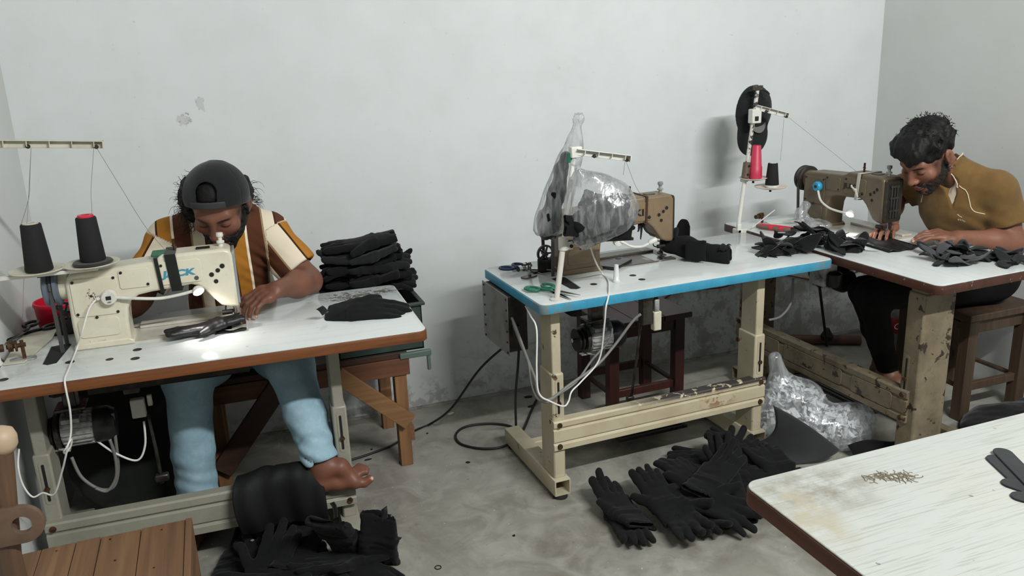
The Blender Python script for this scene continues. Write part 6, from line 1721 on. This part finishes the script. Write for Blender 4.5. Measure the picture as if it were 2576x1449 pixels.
tag(sdf_build('cloth_bundle', f_wad2, (.90, 2.52, .88), (1.20, 2.69, 1.26), .0042, M_GLOVE), 'long wad of black gloves inside the tall narrow plastic bag', 'cloth')
# crumpled clear bag by the dark machine
def f_crump(P):
    q = P.astype(np.float32); c = np.array(at(T3, .255, .225, TH), np.float32)
    d = smin(ell(q, c+np.array((-.0, .0, .05), np.float32), (.030, .028, .045)), ell(q, c+np.array((.01, -.01, .095), np.float32), (.022, .02, .022)), .012)
    d = smin(d, ell(q, c+np.array((.03, -.07, .02), np.float32), (.055, .06, .025)), .03)
    return smax(d+.007*vnoise(q, 55, 121)+.004*vnoise(q, 130, 122), np.float32(TH+.001)-q[:, 2], .002)
c0_ = np.array(at(T3, .255, .225, TH))
tag(sdf_build('plastic_wrap', f_crump, c0_+arr((-.09, -.18, -.005)), c0_+arr((.13, .09, .15)), .004, M_FILMW), 'crumpled clear plastic wrap on the table at the foot of the dark machine', 'plastic')
# big floor bag of white scraps
FB = thing('plastic_bag', 'big torn clear plastic bag spilling white scraps on the floor under the grimy stand', 'plastic bag', (2.12, 2.42, 0))
fbc = arr((2.10, 2.43, .0))
def f_fbag(P, g=0.):
    q = P.astype(np.float32)
    d = smin(ell(q, (2.055, 2.57, .10), (.15-g, .12-g, .155-g)), ell(q, (2.20, 2.445, .06), (.15-g, .085-g, .105-g)), .06)
    d = smin(d, cap(q, (2.02, 2.60, .22), (1.99, 2.61, .33), .06-g, .03-g), .05)
    d = d+.014*vnoise(q, 15, 131)+.005*np.abs(vnoise(q, 44, 132))-.0025*np.abs(vnoise(q, 85, 133))
    return smax(d, -q[:, 2]+.002, .003)
loc_(sdf_build('film', f_fbag, (1.80, 2.28, -.004), (2.42, 2.78, .42), .0060, M_FILMW), FB)
mb = MB(); q = random.Random(8)
for i in range(1200):
    for _ in range(20):
        p = np.array([[q.uniform(1.90, 2.36), q.uniform(2.32, 2.70), q.uniform(.005, .26)]], np.float32)
        dd = f_fbag(p, .012)[0]
        if -.05 < dd < -.004: break
    else: continue
    R = Euler((q.uniform(-1, 1), q.uniform(-1, 1), q.random()*6.28)).to_matrix().to_4x4(); R.translation = Vector(p[0])
    a, b = q.uniform(.008, .022), q.uniform(.006, .012)
    mb.add([(-a, -b, 0), (a, -b*.8, .002), (a*.8, b, .004), (-a*.9, b*.8, -.002), (0, 0, .005)], [(0, 1, 4), (1, 2, 4), (2, 3, 4), (3, 0, 4)], R)
loc_(tag(mb.build('white_scraps', plain('white_foam_scrap', C(232, 235, 236), .8), fix=False), kind='stuff'), FB)
tag(FB.children[0]) if False else None

# ------------------------------------------------------------------ black cap hung on the right thread stand
hc = AY(1899, 300, 3.155)
HT = thing('cap', 'black cap hung up by its strap behind the right thread stand', 'cap', hc)
def f_hung(P):
    q = P.astype(np.float32)
    d = ell(q, (.0, .022, .035), (.068, .05, .105)); d = smax(np.abs(d)-.0028, q[:, 1]-.020+.0*q[:, 2], .003)
    d = smin(d, smax(ell(q, (0, .016, .03), (.066, .010, .104)), np.float32(.0)-q[:, 1]+.010, .002), .004)
    b = ell(q, (.002, .006, -.068), (.062, .014, .088)); d = smin(d, b, .012)
    return d+.0015*vnoise(q, 40, 141)
h = sdf_build('crown', f_hung, (-.10, -.05, -.17), (.10, .10, .16), .0035, M_CAP, HT); h.rotation_euler = (0, .10, 0); h.scale = (1.28, 1., 1.03)
o = MB().prism([(.042*cos(a)+.004, .034*sin(a)-.022+.006*sin(2*a)) for a in np.linspace(0, 2*pi, 26)[:-1]], -.019, -.0165, axis=1).build('grey_patch', plain('grey_lining', C(112, 110, 108), .85), HT, .001); o.rotation_euler = (0, .10, 0)
MB().tube(spline([(-.03, .0, .07), (.0, -.012, .085), (.022, -.01, .085), (.04, .002, .072)], 5), .0045, 8).box((.024, -.016, .078), (.031, -.010, .092)).tube(spline([(.002, .01, .13), (.006, -.03, .128), (.010, -.062, .12), (.014, -.075, .108)], 5), .004, 8).build('strap', M_BLACKP, HT)

# ------------------------------------------------------------------ electrical boxes, cables, rods (parts of their tables)
def tl(T, p): d = Vector(p)-T.location; a = -T.rotation_euler.z; return Vector((d.x*cos(a)-d.y*sin(a), d.x*sin(a)+d.y*cos(a), d.z))
bx = MB().box((-.012, .27, .50), (.062, .50, .712)).build('control_box', M_DARK, T2, .004)
sp = MB().box((-.016, .265, .49), (-.0125, .52, .712)).build('steel_panel', plain('galvanised_sheet', C(148, 146, 140), .4, .5, var=(C(116, 114, 108), 14, .45, .7)), bx, .001)
for z in (.50, .54, .58, .62, .66, .70):
    for y in (.275, .50): MB().cyl((-.016, y, z), (-.0185, y, z), .004, n=10).build('rivet', M_DARK, bx)
MB().box((.0, .262, .56), (.03, .272, .60)).build('socket', M_BLACKP, bx, .002)
sw = MB().box((.395, .025, .61), (.435, .06, .716)).build('switch_box', M_IRON, T2, .003)
MB().box((.436, .018, .585), (.466, .045, .655)).build('switch_cover', M_CREAMP, sw, .004)
MB().box((.44, .020, .655), (.458, .04, .70)).build('switch_lever', M_ALU, sw, .003); MB().cyl((.449, .03, .69), (.449, .03, .705), .007).build('knob', M_BLACKP, sw)
g1 = [tl(T2, p) for p in (AY(1288, 800, 2.68), AY(1300, 830, 2.60), AY(1322, 890, 2.50), AY(1345, 950, 2.44), AY(1352, 985, 2.43), AY(1370, 1005, 2.42), AY(1392, 1000, 2.42), AY(1430, 970, 2.43), AY(1500, 920, 2.46), AY(1545, 870, 2.48), AY(1590, 810, 2.47), AY(1612, 790, 2.46))]
cable('grey_cable', g1, .0052, M_CABLEG, T2)
g2 = [tl(T2, p) for p in (AY(1290, 812, 2.68), AY(1312, 872, 2.55), AY(1330, 915, 2.47), AY(1336, 960, 2.45), AY(1350, 1000, 2.43), AY(1375, 1012, 2.42), AY(1400, 995, 2.42), AY(1450, 960, 2.44), AY(1490, 905, 2.50), AY(1530, 860, 2.58), AY(1540, 830, 2.63), AY(1533, 808, 2.65))]
cable('grey_cable', g2, .0040, M_CABLEG, T2)
cable('treadle_rod', [tl(T2, p) for p in (AY(1612, 815, 2.75), AY(1600, 915, 2.76), AY(1588, 1000, 2.78))], .0055, M_IRON, T2, seg=2)
MB().box(tl(T2, AY(1585, 1003, 2.78))-Vector((.015, .01, .012)), tl(T2, AY(1585, 1003, 2.78))+Vector((.015, .01, .012))).build('rod_joint', M_IRON, T2, .004)
# first table: switch, cables, rod
sw = MB().box((.29, .25, .60), (.335, .285, .722)).build('switch_box', M_IRON, T1, .003)
MB().box((.305, .235, .525), (.345, .26, .585)).build('switch_cover', plain('pale_switch', C(186, 184, 176), .45), sw, .004)
MB().box((.352, .245, .555), (.366, .26, .59)).build('switch_lever', M_CREAMP, sw, .003)
L1 = lambda *pts: [tl(T1, AY(*p)) for p in pts]
cable('grey_cable', L1((283, 1040, 2.62), (290, 1100, 2.62), (297, 1180, 2.64), (285, 1225, 2.64), (250, 1230, 2.64), (205, 1200, 2.65), (180, 1150, 2.66)), .0052, M_CABLEG, T1)
cable('grey_cable', L1((276, 1105, 2.61), (290, 1150, 2.62), (292, 1200, 2.63), (270, 1235, 2.63), (240, 1228, 2.63)), .0048, M_CABLEG, T1)
cable('white_cable', L1((245, 1110, 2.62), (290, 1140, 2.62), (345, 1158, 2.62), (365, 1120, 2.62), (362, 1060, 2.62)), .0034, M_CABLEW, T1)
cable('treadle_rod', L1((372, 1045, 2.66), (392, 1130, 2.66), (408, 1215, 2.66)), .0055, M_IRON, T1, seg=2)
MB().box(tl(T1, AY(408, 1200, 2.66))-Vector((.02, .012, .012)), tl(T1, AY(408, 1200, 2.66))+Vector((.02, .012, .012))).build('rod_joint', M_IRON, T1, .004)
# third table: switch cluster, rod and the reddish pipe treadle
MB().box((.52, .05, .60), (.60, .12, .722)).build('switch_box', M_ALU, T3, .004); MB().lathe([(.03, 0), (.034, .01), (.034, .05), (.02, .06)], Matrix.Translation((.60, .10, .60)), 20).build('cable_boss', M_BLACKP, T3)
L3 = lambda *pts: [tl(T3, AY(*p)) for p in pts]
cable('treadle_rod', L3((2062, 725, 2.86), (2070, 790, 2.90), (2080, 870, 2.95)), .006, M_DARK, T3, seg=2)
cable('grey_cable', L3((1995, 700, 2.75), (1990, 760, 2.73), (1965, 795, 2.70), (1935, 805, 2.68)), .005, M_CABLEG, T3)
PI_ = thing('treadle_pipe', 'rust-red pipe lying on the floor below the dark machine', 'pipe', AZ(2060, 860, .03))
a_, b_ = AZ(1975, 853, .026), AZ(2165, 856, .026)
MB().cyl(a_-PI_.location, b_-PI_.location, .024).build('pipe', plain('rust_red_pipe', C(110, 76, 62), .6, var=(C(70, 54, 48), 15, .45, .7)), PI_)
kk = (AZ(2080, 848, .05)-PI_.location)
MB().lathe([(.01, -.02), (.028, -.012), (.032, .01), (.02, .03), (.008, .05)], Matrix.Translation(kk), 16).bar(kk+Vector((-.03, 0, .0)), kk+Vector((.03, 0, .01)), .012, .012).build('clamp', M_DARK, PI_)
# cables on the floor
ck = [AY(1296, 850, 2.88), AY(1210, 925, 3.0), AY(1137, 1025, 3.1), AZ(1085, 1065, .012), AZ(1040, 1085, .006), AZ(990, 1118, .006), AZ(930, 1142, .006), AZ(860, 1165, .006), AZ(800, 1195, .006)]
tag(MB().tube(spline(ck, 7), .0048, 8).build('black_cable', M_CABLEB, angle=180), 'black cable slanting from the control box down to the floor behind the bench', 'cable')
ck = [AY(1306, 868, 2.86), AY(1303, 920, 2.86), AY(1297, 1000, 2.9), AZ(1298, 1070, .03), AZ(1298, 1085, .006), AZ(1283, 1072, .006), AZ(1240, 1066, .006), AZ(1190, 1069, .006), AZ(1158, 1080, .006), AZ(1146, 1098, .006), AZ(1160, 1117, .006), AZ(1205, 1128, .006), AZ(1250, 1127, .006), AZ(1285, 1115, .010), AZ(1305, 1100, .014), AZ(1322, 1070, .012), AZ(1338, 1030, .010), AZ(1350, 1005, .008)]
tag(MB().tube(spline(ck, 8), .0052, 8).build('black_cable', M_CABLEB, angle=180), 'black cable dropping from the control box and coiled in a loop on the floor', 'cable')
tag(MB().grid(lambda u, v: AY(1268+22*u, 860-4*u+16*v*(1-u*.4), 2.86)+Vector((0, -.01*u, -.01*u*u)), 6, 4).build('tape_flap', M_STRAPB, solid=.001), 'flap of dark tape on the hanging black cable', 'tape')
wr = [AY(1660, 760, 3.462), AY(1700, 735, 3.46), AY(1760, 728, 3.46), AY(1820, 722, 3.46), AY(1870, 705, 3.46), AY(1950, 690, 3.46), AY(2030, 702, 3.46), AY(2075, 706, 3.46), AY(2140, 690, 3.46), AX(2200, 660, 3.168)]
tag(MB().tube(spline(wr, 6), .0035, 6).build('red_wire', plain('dark_red_wire', C(112, 42, 40), .5), angle=180), 'dark red wire strung along the lower back wall', 'wire')

# ------------------------------------------------------------------ bottle, red tub, floor litter
bt = AZ(2262, 846, .0)
bt = AZ(2258, 816, .125); bt.z = 0
BO = thing('bottle', 'clear bottle with a red label on the floor by the right wall', 'bottle', bt)
t = MT('pale_bottle_plastic', C(170, 172, 172), .12); t.b.inputs['Transmission Weight'].default_value = .6; M_BOT = t.done()
MB().lathe([(.03, 0), (.036, .008), (.036, .19), (.030, .215), (.014, .255), (.013, .27)], None, 32).build('bottle_body', M_BOT, BO, angle=60)
MB().cyl((0, 0, .268), (0, 0, .285), .0155).build('cap', M_REDP, BO)
MB().lathe([(.0362, .085), (.0368, .086), (.0368, .165), (.0362, .166)], None, 32).build('label', plain('red_label', C(150, 26, 34), .5), BO, angle=60)
cdir = (Vector((0, 0, 0))-bt); ang = atan2(cdir.y, cdir.x)+pi/2
R = Matrix.Rotation(ang, 4, 'Z') @ Matrix.Translation((-.004, -.0372, .125)) @ UPR
text('C', 'lettering', .05, .0006, plain('white_print', C(226, 222, 218), .5), BO, R, shear=.35)
def f_filler(P):  # dark bulk added to blacken the space under the first table
    q = P.astype(np.float32)
    d = smin(ell(q, (-.42, 3.12, .24), (.22, .22, .34)), ell(q, (-.40, 3.08, .50), (.17, .17, .17)), .08)
    return smax(d+.012*vnoise(q, 14, 151)+.005*vnoise(q, 40, 152), -q[:, 2]+.001, .002)
tag(sdf_build('filler', f_filler, (-.66, 2.85, -.004), (-.12, 3.40, .72), .009, fabric('dark_green_filler_cloth', C(24, 28, 24), C(32, 36, 30))), 'added dark sack in the shadow behind the motor of the plywood-edged table', 'filler')
TB = thing('red_tub', 'bright red tub on the dark sack behind the left end of the plywood-edged table', 'tub', (-.560, 3.08, .60))
MB().lathe([(.062, 0), (.066, .01), (.078, .185), (.082, .19), (.079, .20), (.074, .20), (.066, .02), (.01, .015)], None, 36).build('tub', plain('bright_red_plastic', C(206, 20, 50), .45), TB, angle=60)
MB().box((.20, .22, .625), (.66, .45, .7235)).build('oil_pan', M_DARK, T1, .006)
q = random.Random(17)
lit = [(925, 1156, 26, 6, 'flat black rubber offcut on the floor near the bench leg'), (935, 1130, 8, 5, 'tiny black scrap near the back bench leg'), (1177, 1163, 14, 8, 'small black scrap in the middle of the open floor'), (1000, 1356, 22, 10, 'bent black offcut right of the standing gloves'),
       (1293, 1347, 9, 6, 'tiny black scrap on the open floor before the heap'), (1075, 1090, 8, 5, 'tiny black scrap by the bench leg near the cable'), (1700, 930, 18, 7, 'black scrap on the floor behind the chipped beam'), (1688, 990, 12, 10, 'black scrap beside the red stool leg'), (1330, 998, 34, 14, 'black cloth scrap by the wall left of the blue-edged table'), (1335, 1022, 26, 12, 'second black cloth scrap by the wall left of the blue-edged table'), (1460, 968, 14, 6, 'black scrap on the floor under the motor'), (890, 1182, 60, 3, 'thin black strip on the floor near the stand')]
for px, py, w_, h_, nm in lit:
    c = AZ(px, py, .002); k = 1/780.; a = q.uniform(-.3, .3)
    n = 7; poly = [(w_*k*.5*cos(2*pi*i/n)*q.uniform(.75, 1.1), h_*k*1.3*.5*sin(2*pi*i/n)*q.uniform(.75, 1.1)) for i in range(n)]
    o = MB().prism(poly, 0, .0035, axis=2).build('floor_scrap', M_BLKPC, bevel=.0006); o.location = c-Vector((0, 0, .0017)); o.rotation_euler = (0, 0, a); tag(o, nm, 'scrap')
o = MB().ring(.0085, .0108, 0, .0022, Matrix.Translation(AZ(1102, 1428, .0003)), 28).build('rubber_ring', M_RUBBER); tag(o, 'small black rubber ring on the floor at the bottom edge', 'ring')
LB = thing('paper_label', 'small white and green paper label on the floor under the slanting cable', 'label', AZ(1135, 1041, .001), .5)
MB().box((-.016, -.011, 0), (.016, .011, .001)).build('paper', M_WHITEP, LB); MB().box((-.016, -.011, .0004), (.016, -.005, .0014)).build('green_band', plain('green_print', C(132, 150, 60), .6), LB)
